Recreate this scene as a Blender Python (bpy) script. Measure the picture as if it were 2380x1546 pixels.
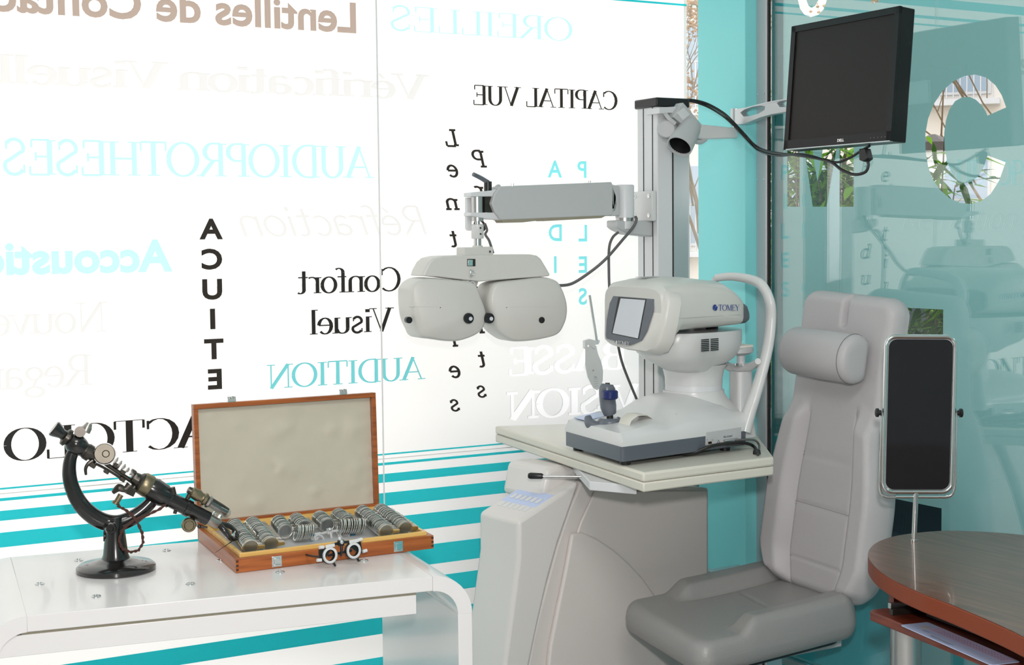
import bpy, bmesh, math, random
from mathutils import Vector as V, Matrix, Euler
S = bpy.context.scene
COL = S.collection
for o in list(bpy.data.objects): bpy.data.objects.remove(o)
# ------------------------------------------------------------------ camera
FPX = 3487.0; EYE = 1.45
AZ = math.radians(60.3); EL = math.radians(-3.757); RO = math.asin(.0105)
fw = V((math.cos(AZ)*math.cos(EL), math.sin(AZ)*math.cos(EL), math.sin(EL)))
R0 = V((math.sin(AZ), -math.cos(AZ), 0)); U0 = R0.cross(fw)
CR = R0*math.cos(RO)-U0*math.sin(RO); CU = U0*math.cos(RO)+R0*math.sin(RO)
CP = V((0, 0, EYE))
cd = bpy.data.cameras.new('camera'); cam = bpy.data.objects.new('camera', cd); COL.objects.link(cam)
cd.sensor_width = 36; cd.lens = 36*FPX/2380; cd.clip_start = .05; cd.clip_end = 300
cam.matrix_world = Matrix.Translation(CP) @ Matrix((CR, CU, -fw)).transposed().to_4x4()
S.camera = cam
# ------------------------------------------------------------------ light and exposure
w = bpy.data.worlds.new('world'); S.world = w; w.use_nodes = True
nt = w.node_tree; nt.nodes.clear()
wo = nt.nodes.new('ShaderNodeOutputWorld'); bg = nt.nodes.new('ShaderNodeBackground')
tc = nt.nodes.new('ShaderNodeTexCoord'); sep = nt.nodes.new('ShaderNodeSeparateXYZ'); rp = nt.nodes.new('ShaderNodeValToRGB')
nt.links.new(tc.outputs['Generated'], sep.inputs[0]); nt.links.new(sep.outputs['Z'], rp.inputs[0])
rp.color_ramp.elements[0].position = 0; rp.color_ramp.elements[0].color = (1, .98, .94, 1)
rp.color_ramp.elements[1].position = .6; rp.color_ramp.elements[1].color = (.97, .98, 1, 1)
nt.links.new(rp.outputs[0], bg.inputs[0]); bg.inputs[1].default_value = 2.35
nt.links.new(bg.outputs[0], wo.inputs[0])
def area(name, loc, target, size, power, col=(1, 1, 1), sy=None):
    l = bpy.data.lights.new(name, 'AREA'); l.size = size; l.energy = power; l.color = col
    if sy: l.shape = 'RECTANGLE'; l.size_y = sy
    o = bpy.data.objects.new(name, l); COL.objects.link(o); o.location = loc
    o.rotation_euler = (V(target)-V(loc)).to_track_quat('-Z', 'Y').to_euler(); return o
area('camera_flash', (.02, -.02, 1.68), (1.75, 3.0, .95), .09, 44, (1, .965, .945))
area('ceiling_fill_light', (.6, .6, 2.86), (.6, .6, 0), 1.2, 45, (1, .965, .945))  # unseen fill lamp added to brighten the room and offset the teal cast
S.view_settings.view_transform = 'Standard'; S.view_settings.look = 'None'
S.view_settings.exposure = 0.0; S.view_settings.gamma = 1; S.view_settings.use_curve_mapping = False
# ------------------------------------------------------------------ geometry of sight lines -> real planes
def ray(px, py): return fw + CR*((px-1190)/FPX) - CU*((py-773)/FPX)
def onZ(px, py, z): d = ray(px, py); return CP + d*((z-EYE)/d.z)
def onY(px, py, y): d = ray(px, py); return CP + d*(y/d.y)
def onX(px, py, x): d = ray(px, py); return CP + d*(x/d.x)
class Frame:
    """vertical plane system: origin, unit u along it, unit v into depth"""
    def __init__(s, ox, oy, deg, vdeg=None):
        a = math.radians(deg); s.o = V((ox, oy, 0)); s.u = V((math.cos(a), math.sin(a), 0))
        b = math.radians(deg+90 if vdeg is None else vdeg); s.v = V((math.cos(b), math.sin(b), 0))
    def w(s, u, v, z): return s.o + s.u*u + s.v*v + V((0, 0, z))
    def n(s): return V((-s.u.y, s.u.x, 0))
    def at(s, px, py, v=0.):           # world point on the plane at depth v
        d = ray(px, py); n = s.n(); p0 = s.o+s.v*v
        return CP + d*((p0-CP).dot(n)/d.dot(n))
    def uz(s, px, py, v=0.):
        p = s.at(px, py, v)-s.o-s.v*v; return (p.dot(s.u), p.z)
# ------------------------------------------------------------------ materials
def srgb(r, g, b):
    f = lambda c: ((c/255)/12.92 if c/255 <= .04045 else ((c/255+.055)/1.055)**2.4)
    return (f(r), f(g), f(b), 1)
def mat(name, col, rough=.5, metal=0, spec=.5, bump=0, bscale=200, var=0, vscale=8, coat=0, aniso=None):
    m = bpy.data.materials.new(name); m.use_nodes = True; n = m.node_tree; b = n.nodes['Principled BSDF']
    b.inputs['Base Color'].default_value = col; b.inputs['Roughness'].default_value = rough
    b.inputs['Metallic'].default_value = metal; b.inputs['Specular IOR Level'].default_value = spec
    b.inputs['Coat Weight'].default_value = coat; b.inputs['Coat Roughness'].default_value = .05
    t = n.nodes.new('ShaderNodeTexCoord')
    if bump:
        x = n.nodes.new('ShaderNodeTexNoise'); x.inputs['Scale'].default_value = bscale; x.inputs['Detail'].default_value = 3
        bp = n.nodes.new('ShaderNodeBump'); bp.inputs['Strength'].default_value = bump; bp.inputs['Distance'].default_value = .001
        n.links.new(t.outputs['Object'], x.inputs[0]); n.links.new(x.outputs[0], bp.inputs['Height']); n.links.new(bp.outputs[0], b.inputs['Normal'])
    if var:
        x = n.nodes.new('ShaderNodeTexNoise'); x.inputs['Scale'].default_value = vscale; x.inputs['Detail'].default_value = 4
        mx = n.nodes.new('ShaderNodeMix'); mx.data_type = 'RGBA'; mx.inputs[0].default_value = 1
        mx.inputs[6].default_value = col; mx.inputs[7].default_value = tuple(c*(1-var) for c in col[:3])+(1,)
        n.links.new(t.outputs['Object'], x.inputs[0]); n.links.new(x.outputs[0], mx.inputs[0]); n.links.new(mx.outputs[2], b.inputs['Base Color'])
    return m
def wood(name, c1, c2, scale=(4, 60, 60), rough=.4, coat=.2):
    m = mat(name, c1, rough, coat=coat); n = m.node_tree; b = n.nodes['Principled BSDF']
    t = n.nodes.new('ShaderNodeTexCoord'); mp = n.nodes.new('ShaderNodeMapping'); mp.inputs['Scale'].default_value = scale
    x = n.nodes.new('ShaderNodeTexNoise'); x.inputs['Scale'].default_value = 1; x.inputs['Detail'].default_value = 6; x.inputs['Distortion'].default_value = .6
    r = n.nodes.new('ShaderNodeValToRGB'); r.color_ramp.elements[0].position = .35; r.color_ramp.elements[1].position = .65
    r.color_ramp.elements[0].color = c1; r.color_ramp.elements[1].color = c2
    n.links.new(t.outputs['Object'], mp.inputs[0]); n.links.new(mp.outputs[0], x.inputs[0]); n.links.new(x.outputs[0], r.inputs[0]); n.links.new(r.outputs[0], b.inputs['Base Color'])
    return m
def film(name, tcol, dcol, mixf=.7):
    m = bpy.data.materials.new(name); m.use_nodes = True; n = m.node_tree; n.nodes.clear()
    o = n.nodes.new('ShaderNodeOutputMaterial'); a = n.nodes.new('ShaderNodeBsdfTranslucent'); d = n.nodes.new('ShaderNodeBsdfDiffuse')
    a.inputs[0].default_value = tcol; d.inputs[0].default_value = dcol; x = n.nodes.new('ShaderNodeMixShader'); x.inputs[0].default_value = mixf
    n.links.new(d.outputs[0], x.inputs[1]); n.links.new(a.outputs[0], x.inputs[2]); n.links.new(x.outputs[0], o.inputs[0]); return m
def glass(name, fac=.08, tint=(1, 1, 1, 1), rough=0):
    m = bpy.data.materials.new(name); m.use_nodes = True; n = m.node_tree; n.nodes.clear()
    o = n.nodes.new('ShaderNodeOutputMaterial'); a = n.nodes.new('ShaderNodeBsdfTransparent'); d = n.nodes.new('ShaderNodeBsdfGlossy')
    a.inputs[0].default_value = tint; d.inputs['Roughness'].default_value = rough; x = n.nodes.new('ShaderNodeMixShader'); x.inputs[0].default_value = fac
    n.links.new(a.outputs[0], x.inputs[1]); n.links.new(d.outputs[0], x.inputs[2]); n.links.new(x.outputs[0], o.inputs[0]); return m
M = dict(
 plaster=mat('white_plaster', (.8, .8, .79, 1), .8), floor=mat('pale_floor', (.55, .54, .52, 1), .4, var=.1),
 backfilm=film('white_window_film', (.97, .97, .96, 1), (.82, .81, .79, 1), .62),
 stripe=film('turquoise_film_stripe', (.16, .95, 1, 1), (.07, .66, .70, 1), .5),
 joint=mat('clear_joint', (.9, .9, .9, 1), .2),
 blackink=mat('black_vinyl', (.012, .010, .009, 1), .5), backlitink=film('backlit_vinyl', (.42, .34, .29, 1), (.20, .17, .15, 1), .8),
 darkink=film('charcoal_vinyl', (.05, .045, .04, 1), (.02, .018, .016, 1), .4),
 paleink=film('pale_cyan_vinyl', (.52, .95, .97, 1), (.46, .85, .88, 1), .68),
 midink=film('cyan_vinyl', (.24, .80, .85, 1), (.2, .62, .66, 1), .6),
 tealink=film('teal_vinyl', (.20, .66, .70, 1), (.08, .4, .44, 1), .6),
 faintink=film('faint_white_vinyl', (.79, .79, .79, 1), (.74, .73, .72, 1), .60),
 whiteink=film('bright_white_vinyl', (1, 1, 1, 1), (.97, .97, .97, 1), .85),
 tealfilm=film('teal_window_film', (.25, .47, .46, 1), (.05, .26, .29, 1), .55),
 pane=glass('window_glass', .13), tealpaint=mat('turquoise_panel', (.25, .74, .76, 1), .4), tealbase=mat('turquoise_low_wall', (.10, .60, .68, 1), .4),
 steel=mat('brushed_steel', (.55, .54, .54, 1), .3, 1, bump=.1, bscale=300), chrome=mat('chrome', (.8, .8, .8, 1), .12, 1),
 alu=mat('anodised_aluminium', (.62, .64, .66, 1), .38, .75), jambmetal=mat('pale_jamb_metal', (.55, .53, .55, 1), .3, .35), darkgap=mat('dark_gap', (.02, .02, .02, 1), .7),
 gloss=mat('white_gloss_laminate', (.79, .76, .76, 1), .24, coat=.2), grommet=mat('nickel', (.6, .6, .6, 1), .2, 1),
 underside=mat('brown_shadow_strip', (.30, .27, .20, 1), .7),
 enamel=mat('black_enamel', (.009, .008, .008, 1), .22, coat=.5, bump=.15, bscale=60), brass=mat('aged_brass', (.30, .25, .16, 1), .38, .9, var=.4, vscale=40),
 gunmetal=mat('worn_dark_metal', (.09, .08, .07, 1), .35, .8, var=.4, vscale=60), discmetal=mat('dull_disc_metal', (.17, .15, .12, 1), .4, .7, var=.3, vscale=50), oldsteel=mat('worn_steel', (.42, .39, .36, 1), .3, .9),
 tubeglass=glass('lamp_tube_glass', .25, (.8, .8, .78, 1), .02), mirror=mat('mirror', (.85, .87, .86, 1), .03, 1), cord=mat('brown_braided_cord', (.07, .025, .018, 1), .8),
 case=wood('varnished_case_wood', srgb(178, 98, 42), srgb(142, 72, 28), (5, 5, 90)), casepale=wood('pale_case_wood', srgb(232, 190, 110), srgb(215, 165, 85), (4, 60, 60)),
 joinery=mat('dark_joinery', (.06, .02, .012, 1), .5), insert=mat('grey_plastic_insert', (.45, .45, .46, 1), .4),
 lensrim=mat('bright_lens_rim', (.92, .90, .86, 1), .16, 1), lensglass=glass('lens_glass', .22, (.86, .88, .87, 1), .35),
 satin=mat('cream_satin_lining', srgb(208, 200, 182), .42, spec=.6, bump=.5, bscale=30, var=.10, vscale=10),
 cream=mat('cream_plastic', (.64, .63, .60, 1), .35), white=mat('white_plastic', (.68, .68, .68, 1), .28), greywarm=mat('warm_grey_panel', (.70, .65, .625, 1), .45, bump=.2, bscale=500),
 tabletop=mat('cream_table_laminate', (.70, .67, .59, 1), .3), unit=mat('pearl_unit_plastic', (.72, .69, .67, 1), .3),
 armgrey=mat('silver_grey_paint', (.52, .53, .54, 1), .42, bump=.2, bscale=700), armlight=mat('light_silver_paint', (.70, .71, .73, 1), .35), dark=mat('black_plastic', (.012, .012, .014, 1), .35),
 bezel=mat('slate_plastic', (.13, .145, .175, 1), .25), slate=mat('slate_band', (.10, .115, .14, 1), .35), screen=mat('pale_screen', (.66, .68, .74, 1), .08), blueink=mat('blue_ink', (.01, .04, .25, 1), .4),
 blueknob=mat('blue_knob', (.01, .02, .12, 1), .3), leather=mat('grey_leather', srgb(186, 183, 185), .48, bump=.5, bscale=350), leatherd=mat('dark_grey_leather', srgb(148, 147, 146), .36, bump=.5, bscale=260),
 stitch=mat('stitching', (.20, .19, .19, 1), .7), deskwood=wood('desk_wood', srgb(122, 86, 70), srgb(96, 66, 54), (70, 5, 60), .3, .35), edgewood=mat('desk_edge_wood', srgb(128, 54, 24), .35, spec=.3),
 traywood=wood('tray_wood', srgb(128, 54, 32), srgb(98, 38, 24), (60, 6, 60)), lcd=mat('dark_lcd', (.016, .012, .012, 1), .45, spec=.25), monblack=mat('monitor_black', (.007, .007, .008, 1), .35, spec=.3),
 card=mat('blue_card', srgb(190, 205, 240), .3), cardtop=mat('lilac_card_field', srgb(205, 190, 225), .3), inkdark=mat('dark_print', (.05, .05, .08, 1), .5), cable=mat('grey_cable', (.12, .12, .12, 1), .5), cableblk=mat('black_cable', (.01, .01, .01, 1), .45),
 darkreflection=mat('dark_reflection_glass', (.03, .03, .035, 1), .05, .6), paper=mat('thermal_paper', (.78, .75, .68, 1), .6), trialgrey=mat('grey_trial_plastic', (.5, .5, .5, 1), .4), trialblue=mat('blue_trial_knob', (.02, .13, .22, 1), .4),
 leaf=film('bamboo_leaf', (.30, .62, .05, 1), (.16, .34, .03, 1), .45), leafd=film('dark_bamboo_leaf', (.08, .2, .03, 1), (.04, .11, .02, 1), .3), bark=mat('bark', (.20, .15, .09, 1), .8), bud=mat('brown_bud', (.45, .27, .12, 1), .8),
 pot=mat('dark_planter', (.02, .035, .05, 1), .5), stone=mat('pale_render', (.78, .74, .68, 1), .8), pave=mat('paving', (.52, .46, .38, 1), .85, var=.25, vscale=300), winblue=mat('facade_window', (.35, .45, .55, 1), .2), lampglass=mat('lantern_glass', (.8, .85, .85, 1), .3),
 seatmetal=mat('chair_metal', (.55, .56, .58, 1), .25, .9), red=mat('red_paint', (.6, .05, .06, 1), .5),
)
# ------------------------------------------------------------------ object helpers
def reg(o, label=None, cat=None, group=None, kind=None):
    if label: o['label'] = label
    if cat: o['category'] = cat
    if group: o['group'] = group
    if kind: o['kind'] = kind
    return o
def thing(name, label, cat, loc=(0, 0, 0), group=None):
    o = bpy.data.objects.new(name, None); COL.objects.link(o); o.location = loc; o.empty_display_size = .05
    return reg(o, label, cat, group)
def wpos(o):
    p = V((0, 0, 0))
    while o: p += o.location; o = o.parent
    return p
class B:
    def __init__(s): s.b = bmesh.new()
    def poly(s, pts, mi=0):
        vs = [s.b.verts.new(p) for p in pts]
        try:
            f = s.b.faces.new(vs); f.material_index = mi; return f
        except Exception: return None
    def ring_loft(s, rings, cap=True, closed=True, mi=0):
        vr = [[s.b.verts.new(p) for p in r] for r in rings]; n = len(rings[0])
        for i in range(len(vr)-1):
            for j in range(n if closed else n-1):
                f = s.b.faces.new((vr[i][j], vr[i][(j+1) % n], vr[i+1][(j+1) % n], vr[i+1][j])); f.material_index = mi
        if cap:
            for r in (vr[0], vr[-1]):
                try: s.b.faces.new(r).material_index = mi
                except Exception: pass
        return s
    def prism(s, pts, off, mi=0):       # pts: list of 3D points (planar outline), off: extrusion vector
        off = V(off); return s.ring_loft([[V(p) for p in pts], [V(p)+off for p in pts]], mi=mi)
    def box(s, c, sz, rz=0, rot=None, mi=0):
        m = (rot.to_matrix() if rot else Matrix.Rotation(rz, 3, 'Z')); c = V(c); h = V(sz)/2
        q = [V((sx*h.x, sy*h.y, -h.z)) for sx, sy in ((-1, -1), (1, -1), (1, 1), (-1, 1))]
        return s.prism([c+m@p for p in q], m@V((0, 0, sz[2])), mi)
    def cyl(s, p0, p1, r0, r1=None, n=24, mi=0):
        return s.lathe(p0, p1, [(0, r0), (1, r0 if r1 is None else r1)], n, mi)
    def lathe(s, p0, p1, prof, n=28, mi=0, sx=1., xdir=None):   # prof: (t along axis, radius)
        p0 = V(p0); p1 = V(p1); a = p1-p0; d = a.normalized()
        x = V(xdir) if xdir else d.orthogonal(); x = (x-d*x.dot(d)).normalized(); y = d.cross(x)
        return s.ring_loft([[p0+a*t+(x*math.cos(k*2*math.pi/n)*sx+y*math.sin(k*2*math.pi/n))*max(r, 1e-4) for k in range(n)] for t, r in prof], mi=mi)
    def sph(s, c, r, n=16, sc=(1, 1, 1), mi=0):
        c = V(c); rr = []
        for i in range(1, n//2+2):
            th = math.pi*(i-.5)/(n//2+1)
            rr.append([c+V((r*sc[0]*math.sin(th)*math.cos(2*math.pi*k/n), r*sc[1]*math.sin(th)*math.sin(2*math.pi*k/n), r*sc[2]*math.cos(th))) for k in range(n)])
        return s.ring_loft(rr, mi=mi)
    def tube(s, pts, r, n=10, smooth=6, ref=None, sx=1., mi=0, cap=True):   # spline tube; r number or list
        P = [V(p) for p in pts]; rs = r if isinstance(r, (list, tuple)) else [r]*len(P)
        if smooth > 1 and len(P) > 2:
            Q = []; RR = []
            for i in range(len(P)-1):
                a = P[max(i-1, 0)]; b = P[i]; c = P[i+1]; d = P[min(i+2, len(P)-1)]
                for k in range(smooth):
                    t = k/smooth
                    Q.append(.5*((2*b)+(c-a)*t+(2*a-5*b+4*c-d)*t*t+(3*b-a-3*c+d)*t**3)); RR.append(rs[i]*(1-t)+rs[i+1]*t)
            Q.append(P[-1]); RR.append(rs[-1]); P = Q; rs = RR
        d0 = (P[1]-P[0]).normalized(); x = V(ref) if ref else d0.orthogonal(); rings = []
        for i, p in enumerate(P):
            d = (P[min(i+1, len(P)-1)]-P[max(i-1, 0)]).normalized(); x = (x-d*x.dot(d)).normalized(); y = d.cross(x)
            rings.append([p+(x*math.cos(2*math.pi*k/n)*sx+y*math.sin(2*math.pi*k/n))*rs[i] for k in range(n)])
        return s.ring_loft(rings, cap=cap, mi=mi)
    def torus(s, c, nrm, R, r, n=32, k=8, mi=0):
        c = V(c); d = V(nrm).normalized(); x = d.orthogonal().normalized(); y = d.cross(x); rings = []
        for i in range(n+1):
            a = 2*math.pi*i/n; o = x*math.cos(a)+y*math.sin(a)
            rings.append([c+o*(R+r*math.cos(2*math.pi*j/k))+d*r*math.sin(2*math.pi*j/k) for j in range(k)])
        return s.ring_loft(rings, cap=False, mi=mi)
    def done(s, name, m, parent=None, smooth=False, bevel=0, seg=2, sub=0, ang=40, **kw):
        bmesh.ops.remove_doubles(s.b, verts=s.b.verts, dist=1e-6)
        bmesh.ops.recalc_face_normals(s.b, faces=s.b.faces)
        if parent is not None: org = wpos(parent)
        else:
            org = V((0, 0, 0))
            if s.b.verts:
                xs = [v.co for v in s.b.verts]; org = V((sum(v.x for v in xs)/len(xs), sum(v.y for v in xs)/len(xs), min(v.z for v in xs)))
        for v in s.b.verts: v.co -= org
        me = bpy.data.meshes.new(name); s.b.to_mesh(me); s.b.free()
        for q in (m if isinstance(m, (list, tuple)) else [m]): me.materials.append(M[q] if isinstance(q, str) else q)
        o = bpy.data.objects.new(name, me); COL.objects.link(o)
        if parent is not None: o.parent = parent
        else: o.location = org
        if bevel:
            q = o.modifiers.new('bevel', 'BEVEL'); q.width = bevel; q.segments = seg; q.limit_method = 'ANGLE'; q.angle_limit = math.radians(30); q.harden_normals = False
        if sub: q = o.modifiers.new('sub', 'SUBSURF'); q.levels = q.render_levels = sub
        if smooth or bevel or sub:
            for p in me.polygons: p.use_smooth = True
            if not sub:
                try: me.set_sharp_from_angle(angle=math.radians(ang))
                except Exception: pass
        reg(o, kw.get('label'), kw.get('cat'), kw.get('group'), kw.get('kind')); return o
def copy_tree(o, parent=None):
    c = o.copy(); COL.objects.link(c); c.parent = parent
    for ch in o.children: copy_tree(ch, c)
    return c
def plate(fr, pts, v0, v1, name, m, parent, bevel=0, **kw):   # outline in sight-line points on plane v0, thickness to v1
    return B().prism([fr.at(x, y, v0) for x, y in pts], fr.v*(v1-v0)).done(name, m, parent, bevel=bevel, **kw)
def rrect(w, h, r, n=5):                # rounded rectangle outline centred on 0,0
    pts = []
    for cx, cy, a in ((w/2-r, h/2-r, 0), (-w/2+r, h/2-r, 90), (-w/2+r, -h/2+r, 180), (w/2-r, -h/2+r, 270)):
        for k in range(n+1):
            t = math.radians(a+90*k/n); pts.append((cx+r*math.cos(t), cy+r*math.sin(t)))
    return pts
# ------------------------------------------------------------------ lettering
def arc(cx, cy, rx, ry, a0, a1, n=14):
    return [(cx+rx*math.cos(math.radians(a0+(a1-a0)*i/n)), cy+ry*math.sin(math.radians(a0+(a1-a0)*i/n))) for i in range(n+1)]
XH = .66
def gl(c):   # -> (advance, strokes[(pts, factor or None)], serif spots[(x,y,halfwidth)])
    a = arc; st = []; sf = []; L = lambda *p, f=None: st.append((list(p), f)); s = lambda x, y, h=.13: sf.append((x, y, h))
    if c == 'A': L((.04, 0), (.36, 1), f=.35); L((.34, 1), (.68, 0), f=1); L((.14, .34), (.58, .34), f=.3); s(.04, 0, .11); s(.68, 0); return .74, st, sf
    if c == 'B': L((.13, 0), (.13, 1)); L(*([(.13, 1), (.32, 1)]+a(.34, .77, .2, .23, 90, -90)+[(.13, .54)])); L(*([(.13, .54), (.36, .54)]+a(.36, .27, .24, .27, 90, -90)+[(.13, 0)])); s(.1, 0, .1); s(.1, 1, .1); return .68, st, sf
    if c == 'C': L(*a(.42, .5, .37, .5, 48, 312)); L((.68, .68), (.68, .95), f=.35); return .76, st, sf
    if c == 'D': L((.13, 0), (.13, 1)); L(*([(.13, 1), (.3, 1)]+a(.32, .5, .38, .5, 90, -90)+[(.13, 0)])); s(.1, 0, .1); s(.1, 1, .1); return .78, st, sf
    if c == 'E': L((.13, 0), (.13, 1)); [L((.13, y), (x, y)) for y, x in ((1, .56), (.52, .46), (0, .6))]; L((.56, .78), (.56, 1), f=.35); L((.6, 0), (.6, .24), f=.35); L((.46, .4), (.46, .64), f=.3); s(.1, 0, .1); s(.1, 1, .1); return .66, st, sf
    if c == 'G': L(*a(.42, .5, .37, .5, 48, 330)); L((.70, 0.02), (.70, .42)); s(.68, .42, .13); return .84, st, sf
    if c == 'H': L((.13, 0), (.13, 1)); L((.67, 0), (.67, 1)); L((.13, .5), (.67, .5)); [s(x, y) for x in (.13, .67) for y in (0, 1)]; return .82, st, sf
    if c == 'I': L((.16, 0), (.16, 1)); s(.16, 0); s(.16, 1); return .34, st, sf
    if c == 'L': L((.15, 0), (.15, 1)); L((.15, 0), (.58, 0)); L((.58, 0), (.58, .28), f=.35); s(.13, 0, .1); s(.15, 1); return .64, st, sf
    if c == 'N': L((.12, 0), (.12, 1), f=.35); L((.12, 1), (.68, 0), f=1); L((.68, 0), (.68, 1), f=.35); s(.12, 0, .11); s(.68, 1, .11); s(.06, 1, .08); return .82, st, sf
    if c == 'O': L(*a(.42, .5, .37, .5, 0, 360, 28)); return .84, st, sf
    if c == 'P': L((.14, 0), (.14, 1)); L(*([(.14, 1), (.32, 1)]+a(.34, .74, .22, .26, 90, -90)+[(.14, .48)])); s(.14, 0); s(.1, 1, .1); return .62, st, sf
    if c == 'R': L((.14, 0), (.14, 1)); L(*([(.14, 1), (.32, 1)]+a(.34, .74, .22, .26, 90, -90)+[(.14, .48)])); L((.34, .48), (.66, 0), f=.9); s(.14, 0); s(.1, 1, .1); s(.68, 0, .08); return .72, st, sf
    if c == 'S': L(*(a(.3, .75, .21, .25, 30, 200)+[(.2, .6), (.4, .43)]+a(.31, .25, .22, .25, 25, -155)), f=.75); L((.49, .72), (.49, .96), f=.3); L((.08, .04), (.08, .28), f=.3); return .6, st, sf
    if c == 'T': L((.34, 0), (.34, 1)); L((.02, 1), (.66, 1)); L((.02, .74), (.02, 1), f=.35); L((.66, .74), (.66, 1), f=.35); s(.34, 0); return .70, st, sf
    if c == 'U': L(*([(.14, 1), (.14, .34)]+a(.39, .32, .25, .32, 180, 360)+[(.64, 1)])); s(.14, 1); s(.64, 1, .11); return .78, st, sf
    if c == 'V': L((.05, 1), (.36, 0), f=1); L((.36, 0), (.66, 1), f=.35); s(.05, 1); s(.66, 1, .11); return .72, st, sf
    if c == 'M': L((.12, 0), (.12, 1), f=.35); L((.12, 1), (.46, .05), f=1); L((.46, .05), (.80, 1), f=.35); L((.80, 0), (.80, 1)); s(.12, 0, .11); s(.80, 0); s(.82, 1, .1); s(.08, 1, .1); return .94, st, sf
    if c == 'Y': L((.04, 1), (.35, .46), f=1); L((.35, .46), (.64, 1), f=.35); L((.35, 0), (.35, .48)); s(.35, 0); s(.04, 1); s(.64, 1, .1); return .70, st, sf
    x = XH
    if c in 'eé': L((.06, .36), (.5, .36)); L(*a(.28, x/2, .22, x/2, 6, 318)); (L((.26, .78), (.38, .96), f=.5) if c == 'é' else 0); return .54, st, sf
    if c == 'n': L((.12, 0), (.12, x)); L(*(a(.32, x-.2, .2, .2, 165, 0)+[(.52, 0)])); s(.12, 0, .11); s(.52, 0, .11); s(.07, x, .07); return .64, st, sf
    if c == 'u': L(*([(.12, x), (.12, .2)]+a(.31, .2, .19, .2, 180, 350))); L((.52, x), (.52, 0)); s(.08, x, .08); s(.48, x, .08); s(.57, 0, .07); return .64, st, sf
    if c == 't': L(*([(.16, .92), (.16, .16)]+a(.29, .15, .13, .15, 180, 310))); L((.02, x), (.36, x)); return .40, st, sf
    if c == 'i': L((.14, 0), (.14, x)); L((.14, .84), (.14, .97), f=1.25); s(.14, 0, .11); s(.09, x, .08); return .28, st, sf
    if c == 'l': L((.14, 0), (.14, 1.02)); s(.14, 0, .11); s(.09, 1.02, .08); return .28, st, sf
    if c == 's': L(*(a(.23, x*.74, .15, x*.26, 30, 200)+[(.14, x*.6), (.32, x*.42)]+a(.24, x*.25, .16, x*.25, 25, -155)), f=.75); L((.37, .48), (.37, .64), f=.3); L((.07, .02), (.07, .18), f=.3); return .46, st, sf
    if c == 'f': L(*([(.14, 0), (.14, .84)]+a(.29, .84, .15, .17, 180, 45))); L((.02, x), (.34, x)); s(.14, 0, .11); return .36, st, sf
    if c == 'o': L(*a(.29, x/2, .24, x/2, 0, 360, 24)); return .58, st, sf
    if c == 'r': L((.12, 0), (.12, x)); L(*a(.32, x-.2, .2, .2, 170, 55)); s(.12, 0, .11); s(.07, x, .07); return .44, st, sf
    if c == 'a': L(*(a(.24, x-.16, .17, .16, 150, 0)+[(.41, 0)])); L(*a(.24, .19, .18, .18, 50, 330)); s(.46, 0, .06); return .52, st, sf
    if c == 'c': L(*a(.28, x/2, .22, x/2, 50, 312)); return .5, st, sf
    if c == 'd': L(*a(.28, x/2, .22, x/2, 0, 360, 24)); L((.5, 0), (.5, 1.02)); s(.45, 1.02, .08); s(.55, 0, .07); return .62, st, sf
    if c == 'g': L(*a(.26, x-.2, .19, .2, 0, 360, 20)); L(*a(.26, -.14, .23, .16, 0, 360, 20)); L((.2, .26), (.3, .02), f=.6); return .54, st, sf
    if c == 'v': L((.05, x), (.28, 0), f=1); L((.28, 0), (.5, x), f=.35); s(.05, x, .1); s(.5, x, .08); return .54, st, sf
    return .32, st, sf
def serif_polys(text, T=.12, t=.04, slab=.035, italic=0):
    polys = []; x0 = 0
    for ch in text:
        adv, st, sf = gl(ch)
        for pts, f in st:
            Lp, Rp = [], []
            for i, p in enumerate(pts):
                q0 = pts[max(i-1, 0)]; q1 = pts[min(i+1, len(pts)-1)]
                dx, dy = q1[0]-q0[0], q1[1]-q0[1]; l = math.hypot(dx, dy) or 1; dx /= l; dy /= l
                wd = T*f if f is not None else t+(T-t)*dy*dy
                wd = max(wd, t*.9)/2; Lp.append((p[0]-dy*wd, p[1]+dx*wd)); Rp.append((p[0]+dy*wd, p[1]-dx*wd))
            for i in range(len(pts)-1): polys.append([Lp[i], Lp[i+1], Rp[i+1], Rp[i]])
            polys[-len(pts)+1:] = [[(x+x0+italic*y, y) for x, y in p] for p in polys[-len(pts)+1:]]
        if slab:
            for x, y, h in sf:
                yy = (0, slab) if y < .3 else (y-slab, y)
                polys.append([(x0+x+dx+italic*y, q) for dx, q in ((-h-T*.2, yy[0]), (h+T*.2, yy[0]), (h+T*.2, yy[1]), (-h-T*.2, yy[1]))])
        x0 += adv
    return polys, x0
def sans_polys(text, bold=0.0):
    c = bpy.data.curves.new('t', 'FONT'); c.body = text; c.offset = bold; c.resolution_u = 4
    o = bpy.data.objects.new('t', c); COL.objects.link(o); dg = bpy.context.evaluated_depsgraph_get()
    me = bpy.data.meshes.new_from_object(o.evaluated_get(dg)); ps = [[(me.vertices[i].co.x, me.vertices[i].co.y) for i in p.vertices] for p in me.polygons]
    bpy.data.objects.remove(o); bpy.data.curves.remove(c); bpy.data.meshes.remove(me)
    return ps
def bbox(ps):
    xs = [x for p in ps for x, y in p]; ys = [y for p in ps for x, y in p]; return min(xs), max(xs), min(ys), max(ys)
from mathutils.geometry import delaunay_2d_cdt
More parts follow.
